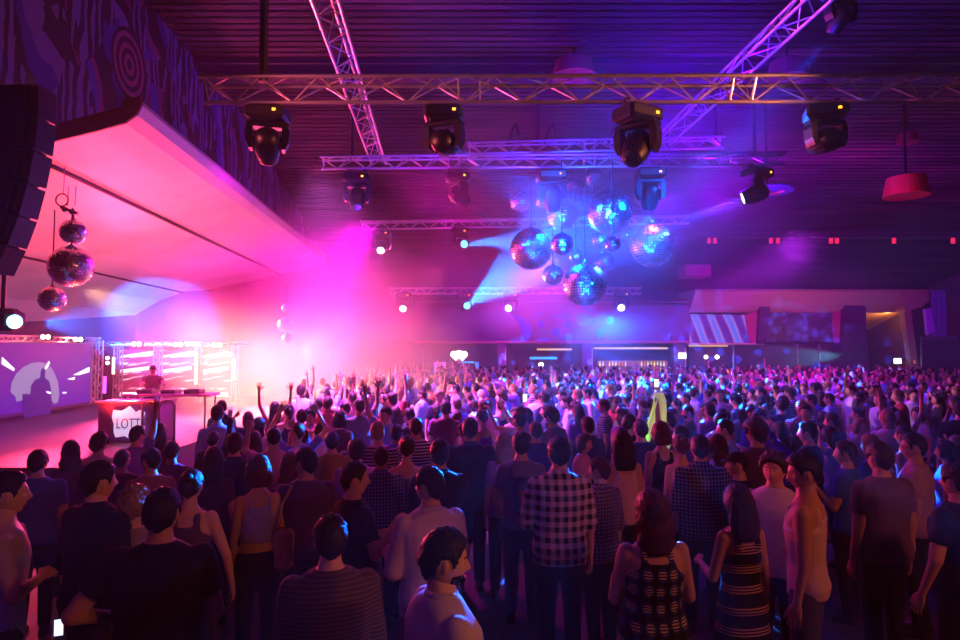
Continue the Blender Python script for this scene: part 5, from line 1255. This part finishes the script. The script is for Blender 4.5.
# ================================================================ named guests near the camera
SKINS = ['c99a80', 'd8ab92', 'b88468', 'e0b8a0', '9a6a50', '6a4434']
HC = {'black': '120e10', 'dark brown': '22140e', 'brown': '3c2416', 'red-brown': '5a2418', 'blond': 'a07c48', 'grey': '8a8488'}
PLACED = []          # (x, y)
LABELS = set()
GROUP = 'guests standing in the crowd'
def hero(px, yt, Y, rz, spec, top, bottom, hair, label, skin=0, **kw):
    p = W(px, yt, Y); h = max(1.50, min(1.98, p.z)); sc = h / 1.772
    spec = dict(spec); spec.setdefault('hi', Y < 6.0)
    P = figure_parts(seed=len(PLACED), face=kw.get('face', abs(rz) > 1.0 or abs(spec.get('hyaw', 0)) > .6), **spec)
    ms = make_person(P, spec.get('pat', 'plain'))
    o = place_person(ms, (p.x, Y, p.z - h if p.z > 1.98 else 0), rz, sc, label, dict(skin=SKINS[skin], hair=HC[hair], top=top, bottom=bottom, cap=kw.get('cap', '181820')), GROUP)
    PLACED.append((p.x, Y)); LABELS.add(label)
    return o, sc
M = dict; F_ = dict(sex='f')
def f(**k): return dict(sex='f', **k)
def wrist_world(o, side, pose, sex='m'):
    pass
HERO = []
# --- nearest row
hero(162, 487, 3.5, .15, M(top='tee', L='hip', Rr='bent', hair='short', wide=1.22), '0c0a10', '141420', 'black', 'broad man in black T-shirt seen from behind, elbow bent outwards', 2)
hero(331, 514, 3.35, .3, M(top='sweater', L='down', Rr='down', hair='short', wide=1.12, pat='knit'), '6a5648', '1c1a22', 'dark brown', 'man in brown ribbed sweater from behind with red glow on his hair', 1)
hero(443, 527, 2.8, -1.15, M(top='shirt', L='down', Rr='down', hair='short', beard=True, hyaw=-.25, hpitch=-.12, wide=1.05), 'c4b4c4', '2a2a38', 'dark brown', 'bearded man in pale shirt turned sideways, in front of the gap in the crowd', 1)
hero(652, 489, 3.9, .05, f(top='dress', pat='pattern', L='bent', Rr='bent', hair='wavy', wide=1.2), 'd8c8a0', '141018', 'red-brown', 'woman with long reddish dark hair in dark patterned sleeveless dress', 1)
hero(739, 483, 4.4, .25, f(top='dress', pat='banddress', L='bent', Rr='down', hair='long'), 'c89a8a', '141018', 'brown', 'woman with straight hair in black tank dress with thin pale bands', 0)
hero(804, 452, 4.5, .95, M(top='tank', L='down', Rr='down', hair='quiff', hyaw=.5, hpitch=-.15), 'e0c4d0', '5a4c58', 'black', 'man in pale pink tank top looking sideways beside the curly-haired guest', 0)
hero(774, 451, 5.0, 2.6, M(top='tee', L='bent', Rr='down', hair='curly', hyaw=-.2), 'd8d0e8', '282030', 'brown', 'curly-haired smiling guest in white T-shirt facing the camera', 1)
hero(880, 441, 5.3, .2, M(top='tee', L='down', Rr='down', hair='short', wide=1.14), '6a4c58', '181620', 'brown', 'stocky man in dusky brown T-shirt from behind, bluish rim on his head', 0)
hero(914, 432, 6.0, .9, M(top='tee', L='down', Rr='down', hair='short', glasses=True, hyaw=.35, wide=1.05), 'c8a0b4', '282430', 'dark brown', 'man wearing glasses in light pink T-shirt looking towards the stage', 1)
hero(957, 462, 4.6, .4, M(top='tee', L='out', Rr='down', hair='short', wide=1.1), '08080c', '181418', 'black', 'man in plain black T-shirt cut off by the bar-side picture edge', 0)
hero(98, 460, 4.25, -.35, M(top='shirt', L='down', Rr='down', hair='short', hyaw=-.3, wide=1.08), '100c14', '4a4048', 'dark brown', 'man in black polo shirt with a lit phone low in his hand', 1)
hero(7, 470, 3.9, -1.0, M(top='tank', L='down', Rr='fold', hair='short'), 'b8a8e0', '20202a', 'dark brown', 'arms-folded guest in white tank top at the stage-side picture edge', 1)
hero(134, 486, 4.3, .1, f(top='tee', L='down', Rr='down', hair='curly'), '9a8a90', '201c28', 'blond', 'guest with short curly blond hair rimmed in red', 1)
hero(191, 467, 4.7, .1, f(top='tank', L='down', Rr='out', hair='bun', wide=1.1), '5a4468', '201c28', 'dark brown', 'sleeveless guest in grey-violet top with tied hair, behind the broad man', 1)
hero(259, 455, 5.3, .5, f(top='croptop', L='down', Rr='down', hair='bob', ), 'a898e0', '16141c', 'red-brown', 'woman in short lilac tank top with reddish bob hair', 0)
hero(306, 447, 5.5, .4, M(top='tee', L='down', Rr='bent', hair='short', hyaw=.6, wide=1.06), '5a4070', '201c28', 'black', 'man in plum T-shirt carrying a beige bag', 0)
hero(354, 461, 4.8, -.9, M(top='tee', L='bent', Rr='hold', hair='short', hyaw=-.4), '0e0c14', '14121a', 'dark brown', 'man in black T-shirt turned sideways, hands raised to his chest', 0)
hero(430, 466, 4.4, .55, M(top='shirt', L='bent', Rr='bent', hair='short', hyaw=.5, wide=1.1), 'c8acd0', 'a03c28', 'black', 'man in pinkish white shirt and rust trousers, forearm held out towards the stage', 0)
hero(440, 439, 5.7, .1, M(top='jacket', L='down', Rr='down', hair='short', wide=1.1), '1c1a38', '16141c', 'black', 'man in navy jacket standing behind the pinkish white shirt', 0)
hero(559, 436, 5.3, .1, M(top='shirt', pat='check', L='bent', Rr='down', hair='short', wide=1.08), 'e0c8d8', '20222e', 'black', 'man in black and white checkered shirt', 1)
hero(600, 456, 5.7, .6, M(top='shirt', pat='plaid', L='bent', Rr='down', hair='short', hyaw=.4), '3a2a5a', '33242a', 'red-brown', 'man in dark shirt with fine white grid next to the checkered one', 1)
hero(521, 431, 6.3, .1, M(top='tee', L='bent', Rr='down', hair='short'), '6c6890', '3a3850', 'black', 'man in grey T-shirt wearing a blue backpack strap', 0)
hero(504, 432, 6.9, .2, f(top='tee', L='down', Rr='down', hair='long'), '9a6ca0', '282438', 'blond', 'woman with long blond hair beside the backpack man', 1)
hero(470, 417, 7.1, .1, M(top='jacket', L='down', Rr='down', hair='short', wide=1.18), '16142c', '12101a', 'black', 'big man in long dark suit jacket from behind', 0)
hero(407, 434, 6.4, .1, f(top='tanktop_f', L='down', Rr='down', hair='bun'), '8898c8', '1c1c28', 'brown', 'woman in light blue-grey strappy top with tied up hair', 1)
hero(416, 417, 8.0, .2, M(top='tee', pat='stripe', L='down', Rr='down', hair='short'), 'd8d8f0', '20202c', 'dark brown', 'man in navy and white striped T-shirt', 0)
hero(381, 444, 6.2, .2, M(top='shirt', pat='plaid', L='down', Rr='down', hair='buzz'), '28306a', '201c28', 'dark brown', 'short-haired man in blue plaid shirt behind the black T-shirt man', 2)
hero(357, 439, 6.6, .15, M(top='tee', L='down', Rr='down', hair='curly'), 'c8a8d8', '302a3a', 'black', 'man with thick black hair in lilac white T-shirt', 0)
hero(332, 431, 7.4, .3, M(top='tee', L='down', Rr='down', hair='quiff'), 'a88c38', '242030', 'black', 'man in mustard yellow T-shirt', 1)
hero(235, 432, 6.6, .2, M(top='jacket', L='down', Rr='down', hair='short'), '100c18', '100c14', 'brown', 'man in black jacket in front of the raised black sleeve', 0)
hero(38, 449, 6.0, .3, M(top='tee', L='down', Rr='down', hair='short', wide=1.15), '4050b0', '202030', 'black', 'stout man in blue T-shirt near the stage corner', 0)
hero(71, 440, 7.0, .5, f(top='tee', L='down', Rr='down', hair='wavy'), '5a4064', '242030', 'dark brown', 'woman with long dark hair between blue T-shirt man and stage', 0)
hero(99, 432, 7.2, .1, M(top='tee', L='down', Rr='down', hair='curly'), 'b89aa8', '242030', 'black', 'man with thick dark hair in pale rose T-shirt below the crest sign', 0)
hero(122, 447, 6.4, .1, M(top='tee', L='down', Rr='down', hair='buzz'), '54304c', '242030', 'brown', 'man with shaved head and wine-dark T-shirt left of the raised hand', 0)
hero(151, 447, 6.1, .7, M(top='tee', L='down', Rr='down', hair='short', hyaw=.5), '9a5a70', '242030', 'black', 'man in red and lilac top turned to the stage below the raised hand', 0)
hero(137, 425, 7.9, -.3, M(top='tee', L='down', Rr='high', hair='short'), '8060a0', '242030', 'dark brown', 'man before the crest sign stretching one bare hand up, fingers open', 0)
hero(213, 431, 8.4, .2, M(top='sweater', L='down', Rr='high', hair='short'), '1a101c', '242030', 'dark brown', 'guest in black long sleeve raising an open hand before the pink glow', 3)
hero(298, 421, 7.6, .2, f(top='tee', L='arch', Rr='arch', hair='bun'), '8a80d8', '242030', 'brown', 'woman holding both hands joined above her head in an arch', 3)
hero(274, 432, 7.6, .1, M(top='tee', L='down', Rr='down', hair='buzz'), '60508a', '242030', 'grey', 'grey-haired man standing beside the arching arms', 0)
hero(254, 430, 7.7, .2, f(top='tee', L='down', Rr='down', hair='long'), '7a5a90', '242030', 'brown', 'woman with long straight hair beside the grey-haired man', 0)
hero(376, 427, 8.3, .1, M(top='tee', L='down', Rr='down', hair='buzz', wide=1.1), 'a8b8f0', '242030', 'dark brown', 'man in bright pale blue T-shirt in front of the hazy raised hands', 0)
hero(396, 424, 8.3, .1, M(top='tee', L='down', Rr='down', hair='short'), '5060c0', '242030', 'dark brown', 'man in royal blue T-shirt next to the striped one', 0)
hero(622, 428, 6.3, .2, f(top='tanktop_f', L='down', Rr='down', hair='long'), 'e0c0e0', '2a2438', 'black', 'woman with long black hair in white strappy top', 0)
hero(700, 434, 6.1, -.1, M(top='shirt', L='down', Rr='down', hair='short', pat='plaid', wide=1.08), '141430', '201c28', 'black', 'man in dark navy grid shirt with blue rim light', 0)
hero(681, 433, 6.7, .2, f(top='tanktop_f', L='down', Rr='down', hair='bun'), '302040', '242030', 'red-brown', 'woman with reddish tied hair and thin black straps', 1)
hero(661, 421, 7.2, .2, f(top='dress', L='down', Rr='down', hair='bob'), '101018', '141018', 'red-brown', 'woman in plain black dress right below the waving cloth', 0)
hero(738, 450, 5.8, .9, M(top='tee', L='down', Rr='down', hair='short', hyaw=.4, cap=True), '141420', '201c28', 'black', 'man with black cap looking towards the stage', 0)
hero(756, 419, 6.8, .4, M(top='tee', L='down', Rr='down', hair='afro'), '50305c', '242030', 'brown', 'guest with a big head of curly hair and violet T-shirt', 0)
hero(846, 440, 6.3, .8, M(top='tee', L='hold', Rr='down', hair='short', hyaw=.3), '3a68c8', '201c28', 'brown', 'man in bright blue T-shirt holding a cup at chest height', 0)
hero(946, 440, 6.9, .8, f(top='tee', L='down', Rr='down', hair='wavy'), '6a80e0', '242030', 'dark brown', 'woman lit bright blue beside the bar-side picture edge', 0)
hero(808, 421, 7.4, .7, M(top='tee', L='down', Rr='down', hair='short', hyaw=.3), '101430', '201c28', 'black', 'man in dark blue T-shirt, face pink, above the tank top man', 1)
hero(718, 434, 6.9, .3, f(top='tee', L='down', Rr='down', hair='wavy'), 'a880c0', '242030', 'brown', 'woman in light mauve blouse with wavy hair, by the navy grid shirt', 0)
hero(536, 421, 8.0, .2, M(top='tee', L='down', Rr='down', hair='short'), '3040a0', '201c28', 'dark brown', 'man in deep blue T-shirt behind the blond woman', 0)
hero(588, 416, 8.3, .4, M(top='jacket', L='down', Rr='down', hair='short'), '15152c', '201c28', 'black', 'man in dark jacket behind the checkered shirt', 0)
hero(668, 411, 8.6, .8, M(top='shirt', L='down', Rr='down', hair='short', hyaw=.2), '5060b8', '201c28', 'dark brown', 'man in blue shirt turned to the stage on the cloth-waver side', 0)
hero(290, 452, 6.2, .3, f(top='tee', L='down', Rr='down', hair='wavy'), '6a3a5a', '242030', 'red-brown', 'woman with wavy red-brown hair next to the plum T-shirt man', 0)
hero(214, 447, 6.2, .3, f(top='tee', L='down', Rr='down', hair='wavy'), '40243c', '242030', 'dark brown', 'woman with wavy dark hair in maroon top beside the black jacket', 0)
hero(172, 441, 7.1, .2, M(top='tee', L='down', Rr='down', hair='short'), '705088', '242030', 'dark brown', 'man in violet grey T-shirt between raised hand and black sleeve', 0)
# --- phone-holder and cloth-waver
HO = {}
o, sc = hero(641, 419, 7.8, .1, M(top='tee', L='down', Rr='high', hair='short'), '203060', '201c28', 'dark brown', 'guest with one arm straight up waving a pale yellow cloth', 1); HO['cloth'] = (o, sc)
def hand_pos(o, sc, side, pose, sex='m'):
    u, fd, _ = POSES[pose]; shx = .172 if sex == 'm' else .142
    S0 = Vector((side * shx, -.008, 1.405 + (.03 if u[2] > .3 else 0))); u = Vector((side * u[0], u[1], u[2])).normalized(); fd = Vector((side * fd[0], fd[1], fd[2])).normalized()
    q = S0 + u * .295 + fd * (.255 + .09); return Vector(o.location) + Matrix.Rotation(o.rotation_euler.z, 3, 'Z') @ (q * sc)

# ================================================================ the rest of the individual guests
TEMPL = []
tdef = [
 ('m', dict(top='tee', hair='short'), 'with short hair'), ('m', dict(top='tee', hair='curly', L='bent'), 'with curly hair, arm bent'), ('m', dict(top='shirt', hair='quiff', L='bent', Rr='hold'), 'in collared shirt, hands at chest'),
 ('f', dict(top='tee', hair='long'), 'with long straight hair'), ('f', dict(top='tanktop_f', hair='bun'), 'in strappy top with tied bun'), ('f', dict(top='tee', hair='wavy', Rr='hold'), 'with wavy hair, hand at chest'),
 ('m', dict(top='tee', hair='short', Rr='up'), 'with one arm up'), ('m', dict(top='tee', hair='buzz', L='phone', Rr='phone'), 'with shaved head, both hands up'), ('f', dict(top='tanktop_f', hair='long', L='up', Rr='up'), 'with both arms up and long hair'),
 ('m', dict(top='jacket', hair='short'), 'in jacket'), ('m', dict(top='tee', hair='short', cap=True), 'with dark cap'), ('f', dict(top='tee', hair='bob'), 'with chin-length hair'),
 ('f', dict(top='tanktop_f', hair='tail', L='down', Rr='bent'), 'in strappy top with ponytail'), ('m', dict(top='tee', hair='short', beard=True, hyaw=.5), 'with beard, head turned'), ('f', dict(top='tee', hair='long', hyaw=-.6, L='head'), 'with long hair, hand at head'),
 ('m', dict(top='shirt', hair='short', pat='plaid'), 'in grid-patterned shirt'), ('m', dict(top='tee', hair='short', pat='stripe'), 'in striped T-shirt'), ('m', dict(top='tee', hair='afro'), 'with big round curls'), ('m', dict(top='tee', hair='bald'), 'with bald head')]
for k, (sex, sp, desc) in enumerate(tdef):
    P = figure_parts(sex=sex, seed=100 + k, face=(k in (1, 2, 5, 7, 11, 13, 14, 4, 8)), **{q: v for q, v in sp.items()})
    TEMPL.append((make_person(P, sp.get('pat', 'plain')), sex, sp, desc))
TOPS = [('white', 'dcdae4'), ('black', '100e16'), ('blue', '3858c0'), ('navy', '1a1e48'), ('grey', '6c6878'), ('pink', 'd88cb0'), ('red', 'a82838'), ('light blue', '90b0e8'), ('violet', '6a3ca0'), ('green', '3c7a58'), ('beige', 'b49c80'), ('maroon', '5a2030'), ('turquoise', '38a0a8'), ('lilac', 'a890d8')]
HN = [('black', .3), ('dark brown', .35), ('brown', .2), ('blond', .1), ('red-brown', .05)]
def landmark(px, Y):
    if px < 150: s_ = 'below the crest sign'
    elif px < 230: s_ = 'before the pink screens'
    elif px < 320: s_ = 'before the brightest haze'
    elif px < 400: s_ = 'by the magenta haze edge'
    elif px < 480: s_ = 'below the white lanterns'
    elif px < 540: s_ = 'below the blue crescent'
    elif px < 600: s_ = 'under the lowest mirror ball'
    elif px < 665: s_ = 'below the bottle shelf'
    elif px < 740: s_ = 'below the curtain screen'
    elif px < 800: s_ = 'below the dim screen'
    elif px < 870: s_ = 'before the wide dark post'
    elif px < 915: s_ = 'below the exit sign'
    else: s_ = 'near the bar-side wall drapes'
    return s_
def rowname(Y):
    for lim, n_ in ((8.2, 'close row'), (9.2, 'second close row'), (10.4, 'nearer middle row'), (11.8, 'middle row'), (13.4, 'deeper middle row'), (15.2, 'deep row'), (99, 'deepest row')):
        if Y < lim: return n_
def stage_face(x, y): return math.atan2(-(-9 - x), (21 - y)) # rz so that +Y points to the stage
def in_crowd(x, y):
    px = 480 + 640 * x / y
    if px < -10 or px > 985: return False
    if px < 150 and y > 7.4: return False
    if px < 225 and y > 9.2: return False
    if px < 300 and y > 11.5: return False
    if x < -4.9: return False
    return True
NIND = 300 - len(PLACED)
cand = []
rr = random.Random(77)
y = 7.0
def free(x, y, r): return all((x - a) ** 2 + (y - b_) ** 2 > r * r for a, b_ in PLACED)
rowY = 7.3
auto = []
while len(auto) < NIND and rowY < 30:
    hw0 = -485 * rowY / 640; hw1 = 500 * rowY / 640; x = hw0 + rr.uniform(0, .5)
    while x < hw1:
        xx = x + rr.uniform(-.1, .1); yy = rowY + rr.uniform(-.28, .28)
        if in_crowd(xx, yy) and free(xx, yy, .44) and rr.random() < .95:
            auto.append((xx, yy)); PLACED.append((xx, yy))
            if len(auto) >= NIND: break
        x += rr.uniform(.56, .80)
    rowY += .68
WH = [14, 9, 6, 9, 7, 7, 3, 3, 1, 5, 3, 5, 5, 6, 2, 3, 1.5, 3, 2]
for xx, yy in auto:
    px = 480 + 640 * xx / yy; wts = list(WH)
    if 260 < px < 440 and yy > 11: wts[6] += 22; wts[8] += 14; wts[7] += 8
    ti = rr.choices(range(len(TEMPL)), wts)[0]; ms, sex, sp, desc = TEMPL[ti]
    hn = rr.choices([h for h, _ in HN], [w_ for _, w_ in HN])[0]
    rz = stage_face(xx, yy) + rr.gauss(0, .45)
    turned = rr.random() < (.22 if px > 560 else .08)
    if turned: rz += rr.choice([-1, 1]) * rr.uniform(1.2, 2.8)
    for _ in range(40):
        cn, cc = rr.choices(TOPS, [12, 9, 9, 7, 8, 6, 3, 8, 7, 2, 4, 3, 3, 7])[0]
        who = 'man' if sex == 'm' else 'woman'
        lab = '%s %s %s, %s top, %s %s' % ((hn + '-haired') if sp['hair'] != 'bald' and not sp.get('cap') else 'tanned', who, desc, cn, rowname(yy), landmark(px, yy))
        if len(lab.split()) > 16: lab = '%s %s, %s top, %s %s' % (who, desc, cn, rowname(yy), landmark(px, yy))
        if len(lab.split()) > 16: lab = '%s %s, %s, %s' % (who, desc, cn, landmark(px, yy))
        if lab not in LABELS: break
        if _ > 20: hn = rr.choice([h for h, _w in HN])
    LABELS.add(lab)
    sc = (1.0 if sex == 'm' else .945) * rr.uniform(.95, 1.055)
    o = place_person(ms, (xx, yy, 0), rz, sc, lab, dict(skin=rr.choice(SKINS[:4] + [SKINS[0]] * 2 + SKINS[4:5]), hair=HC[hn], top=cc, bottom=rr.choice(['20202c', '181824', '303850', '2a2030', '483c44'])), GROUP, rx=rr.gauss(-.02, .035))
    o.rotation_euler.y = rr.gauss(0, .035)
# people on the raised step at the bar side
tp = MB().bbox((11.5, 21.0, .14), (8, 6.5, .28), .03)
# ---- the far crowd nobody could count
def far_mesh(seed, arm):
    r_ = random.Random(seed); mb = MB(); parts = []
    def seg(fn, col): a = len(mb.f); fn(); parts.append((a, len(mb.f), col))
    seg(lambda: loft(mb, [(0, .13, .10, 0), (.5, .14, .10, 0), (.88, .17, .12, 0)], 8), 0)
    seg(lambda: loft(mb, [(.86, .17, .12, 0), (1.1, .16, .11, 0), (1.3, .20, .12, 0), (1.40, .20, .10, 0), (1.47, .09, .07, 0)], 8), 1)
    seg(lambda: (cone(mb, (.2, 0, 1.38), (.26, .05, 1.12), .05, .045, 6), cone(mb, (-.2, 0, 1.38), (-.26, .05, 1.12), .05, .045, 6)), 1)
    seg(lambda: (cone(mb, (0, 0, 1.44), (0, 0, 1.58), .05, .05, 6), mb.sphere((0, .015, 1.63), (.075, .09, .11), 10, 8)), 2)
    if arm: seg(lambda: (cone(mb, (.2, 0, 1.42), (.3, .05, 1.68), .05, .04, 6), cone(mb, (.3, .05, 1.68), (.26, .1, 1.95), .04, .03, 6), mb.sphere((.26, .1, 2.0), (.04, .02, .06), 6, 5)), 2)
    else: seg(lambda: (cone(mb, (.26, .05, 1.12), (.16, .25, 1.1), .04, .03, 6), cone(mb, (-.26, .05, 1.12), (-.16, .25, 1.1), .04, .03, 6)), 2)
    seg(lambda: mb.sphere((0, -.018, 1.66), (.086, .092, .105), 10, 7), 3)
    return mb, parts
FM = [far_mesh(1, False), far_mesh(2, False), far_mesh(3, True)]
m, nt, b = new_mat('far_crowd_clothes'); at = N(nt, 'ShaderNodeAttribute'); at.attribute_name = 'tone'; nt.links.new(at.outputs['Color'], b.inputs['Base Color']); b.inputs['Roughness'].default_value = .75
big = MB(); colv = []; nfar = 0
while rowY < 35.2:
    hw0 = max(-485 * rowY / 640, -7.0 if rowY < 28 else -9); hw1 = min(500 * rowY / 640, 23); x = hw0 + rr.uniform(0, .5)
    while x < hw1:
        xx = x + rr.uniform(-.12, .12); yy = rowY + rr.uniform(-.3, .3)
        if in_crowd(xx, yy) and free(xx, yy, .42) and rr.random() < .9:
            PLACED.append((xx, yy)); nfar += 1
            mbf, parts = FM[rr.choices((0, 1, 2), (5, 5, 2.2 if xx < 0 else .15))[0]]
            tc_, hc_, sk_, bc_ = lin(rr.choices([c for _, c in TOPS], [12, 9, 9, 7, 8, 6, 5, 8, 7, 2, 4, 3, 3, 7])[0]), lin(HC[rr.choices([h for h, _ in HN], [w_ for _, w_ in HN])[0]]), lin(rr.choice(SKINS[:4])), lin('242430')
            s_ = rr.uniform(.92, 1.06); q = Matrix.Rotation(stage_face(xx, yy) + rr.gauss(0, .9) if rr.random() < .7 else rr.uniform(0, 6.28), 3, 'Z')
            zoff = 0.0
            big.add([Vector((xx, yy, zoff)) + q @ (Vector(v) * s_) for v in mbf.v], mbf.f)
            for a, e, k in parts: colv += [(bc_, tc_, sk_, hc_)[k]] * (e - a)
        x += rr.uniform(.62, .92)
    rowY += .75
me = big.mesh('distant_crowd'); me.polygons.foreach_set('use_smooth', [True] * len(me.polygons))
ca = me.color_attributes.new('tone', 'FLOAT_COLOR', 'CORNER'); arr = np.empty((len(me.loops), 4), dtype=np.float32); tot = np.array([p.loop_total for p in me.polygons]); cc_ = np.array(colv, dtype=np.float32)
arr[:, :3] = np.repeat(cc_, tot, axis=0); arr[:, 3] = 1; ca.data.foreach_set('color', arr.ravel())
o = link('distant_crowd', me, m); tag(o, 'dense far crowd of tiny guests filling the hall back to the bar', 'crowd', None, 'stuff')

# ================================================================ things people hold
o, sc = HO['cloth']; hp = hand_pos(o, sc, 1, 'high')
def cloth_sheet(p, w, h, label, m_, name='cloth', seed=1, flare=1.0):
    nx, nz = 20, 26; P = []; 
    for layer in (0, .006):
        for j in range(nz + 1):
            t = j / nz
            for i in range(nx + 1):
                u = i / nx * 2 - 1; ww = w * (.30 + .70 * t ** .8 * flare)
                P.append(p + Vector((u * ww * .5 + .03 * math.sin(t * 5 + seed), layer + .045 * t * math.sin(u * 9 + seed + t * 2), -t * h * (1 - .22 * math.cos(u * 4 + seed)) + .02)))
    k = (nx + 1) * (nz + 1); F = []
    for j in range(nz):
        for i in range(nx):
            a = j * (nx + 1) + i; F.append((a, a + nx + 1, a + nx + 2, a + 1)); F.append((k + a, k + a + 1, k + a + nx + 2, k + a + nx + 1))
    ob = MB().add(P, F).build(name, m_, smooth=True); return ob
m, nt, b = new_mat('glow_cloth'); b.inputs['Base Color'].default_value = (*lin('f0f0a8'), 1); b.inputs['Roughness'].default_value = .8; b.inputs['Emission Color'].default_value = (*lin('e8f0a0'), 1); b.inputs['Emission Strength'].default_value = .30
cl = cloth_sheet(hp + Vector((0, -.02, .0)), .34, .62, '', m); tag(cl, 'pale yellow cloth hanging from the raised fist in the middle of the crowd', 'cloth')
gs = MB().path([hp + Vector((-.14, -.04, -.42)), hp + Vector((-.17, -.05, -.62)), hp + Vector((-.20, -.05, -.82))], .014, 8).build('glow_stick', emit('glow_green', '60ff70', 2.2), smooth=True); tag(gs, 'thin green glow stick dangling below the yellow cloth', 'glow stick')
ph0 = MB().bbox((0, 0, 0), (.075, .012, .15), .004)
def phone(p, label, st=6, col='f8f4e8', big_=1.0, rz=0):
    r_ = empty('phone', p, rz); tag(r_, label, 'phone', 'lit phones in the crowd'); MB().bbox((0, 0, 0), (.075 * big_, .010, .15 * big_), .003).build('case', BLK, r_)
    MB().box((0, -.008, 0), (.066 * big_, .004, .135 * big_)).build('display', emit('ph_%s_%d' % (col, st), col, st), r_); return r_
phone(hp + Vector((0, 0, .14)), 'phone glowing creamy white on top of the hand with the yellow cloth', 2, 'fff4d8', .7)
phone(W(59, 627, 3.95), 'white-lit phone held low beside the black polo shirt', 1.6, 'd8e8ff', .7, .4)
for px, py, Y, t, c, st in ((632, 384, 19, 'blue-white phone light far behind the yellow cloth', 'a0f0ff', 8), (737, 397, 15.5, 'greenish white phone torch above the middle of the bar-side crowd', 'd0ffe8', 7), (525, 398, 15, 'white phone screen raised in the middle crowd', 'fff0e8', 2.5), (468, 393, 17, 'white phone screen in the back crowd below the lanterns', 'fff0f0', 2.5), (677, 389, 19, 'pale blue phone screen behind the waving cloth', '80b0ff', 5)):
    phone(W(px, py, Y), t, st, c, 1.3)
p = W(632, 384, 19); point('phone_torch', p + Vector((0, -.1, 0)), (.5, .9, 1), 5, .03)
# bag of the plum T-shirt man
g = empty('shoulder_bag', W(285, 545, 5.35)); tag(g, 'beige shoulder bag hanging at the side of the plum T-shirt man', 'bag'); g.location = (W(285, 545, 5.35).x, 5.3, .98)
BG = mat('beige_canvas', 'b89878', .8, bump=.3, noise_scale=60)
MB().bbox((0, 0, 0), (.17, .12, .34), .04).build('bag_body', BG, g); MB().path([(-.05, 0, .16), (-.02, .02, .35), (.05, .05, .5)], .012, 6).build('strap', BG, g)
# backpack of the grey T-shirt man
bp_ = W(523, 470, 6.12); g = empty('backpack', (bp_.x, 6.12, 1.24)); tag(g, 'blue and red backpack on the grey T-shirt man', 'backpack')
MB().bbox((.03, 0, -.02), (.25, .13, .36), .05).build('bag_body', mat('pack_blue', '28407a', .7), g); MB().bbox((.04, -.075, -.05), (.17, .04, .2), .02).build('front_pocket', mat('pack_red', '7a2840', .7), g)
MB().path([(-.1, 0, .14), (-.11, .08, .22), (-.1, .18, .16)], .018, 6).build('strap', mat('pack_blue', '28407a', .7), g)
# cup
cp_ = hand_pos(bpy.data.objects['person'], 1, 1, 'hold') if False else W(838, 470, 6.0)
# ================================================================ DJ on stage
P = figure_parts(sex='m', top='tee', L='reach', Rr='reach', hair='short', hyaw=-.2, hpitch=-.25, lean=.15, cap=False, seed=900, face=True)
ms = make_person(P)
dj = W(150, 402, 15.8)
place_person(ms, (dj.x + .05, 15.8, SZ), PI + .5, .93, 'DJ in dark T-shirt leaning over the table on stage', dict(skin=SKINS[0], hair=HC['dark brown'], top='3a1830', bottom='201828'), None)
o = None

bpy.data.scenes.remove(WORK)
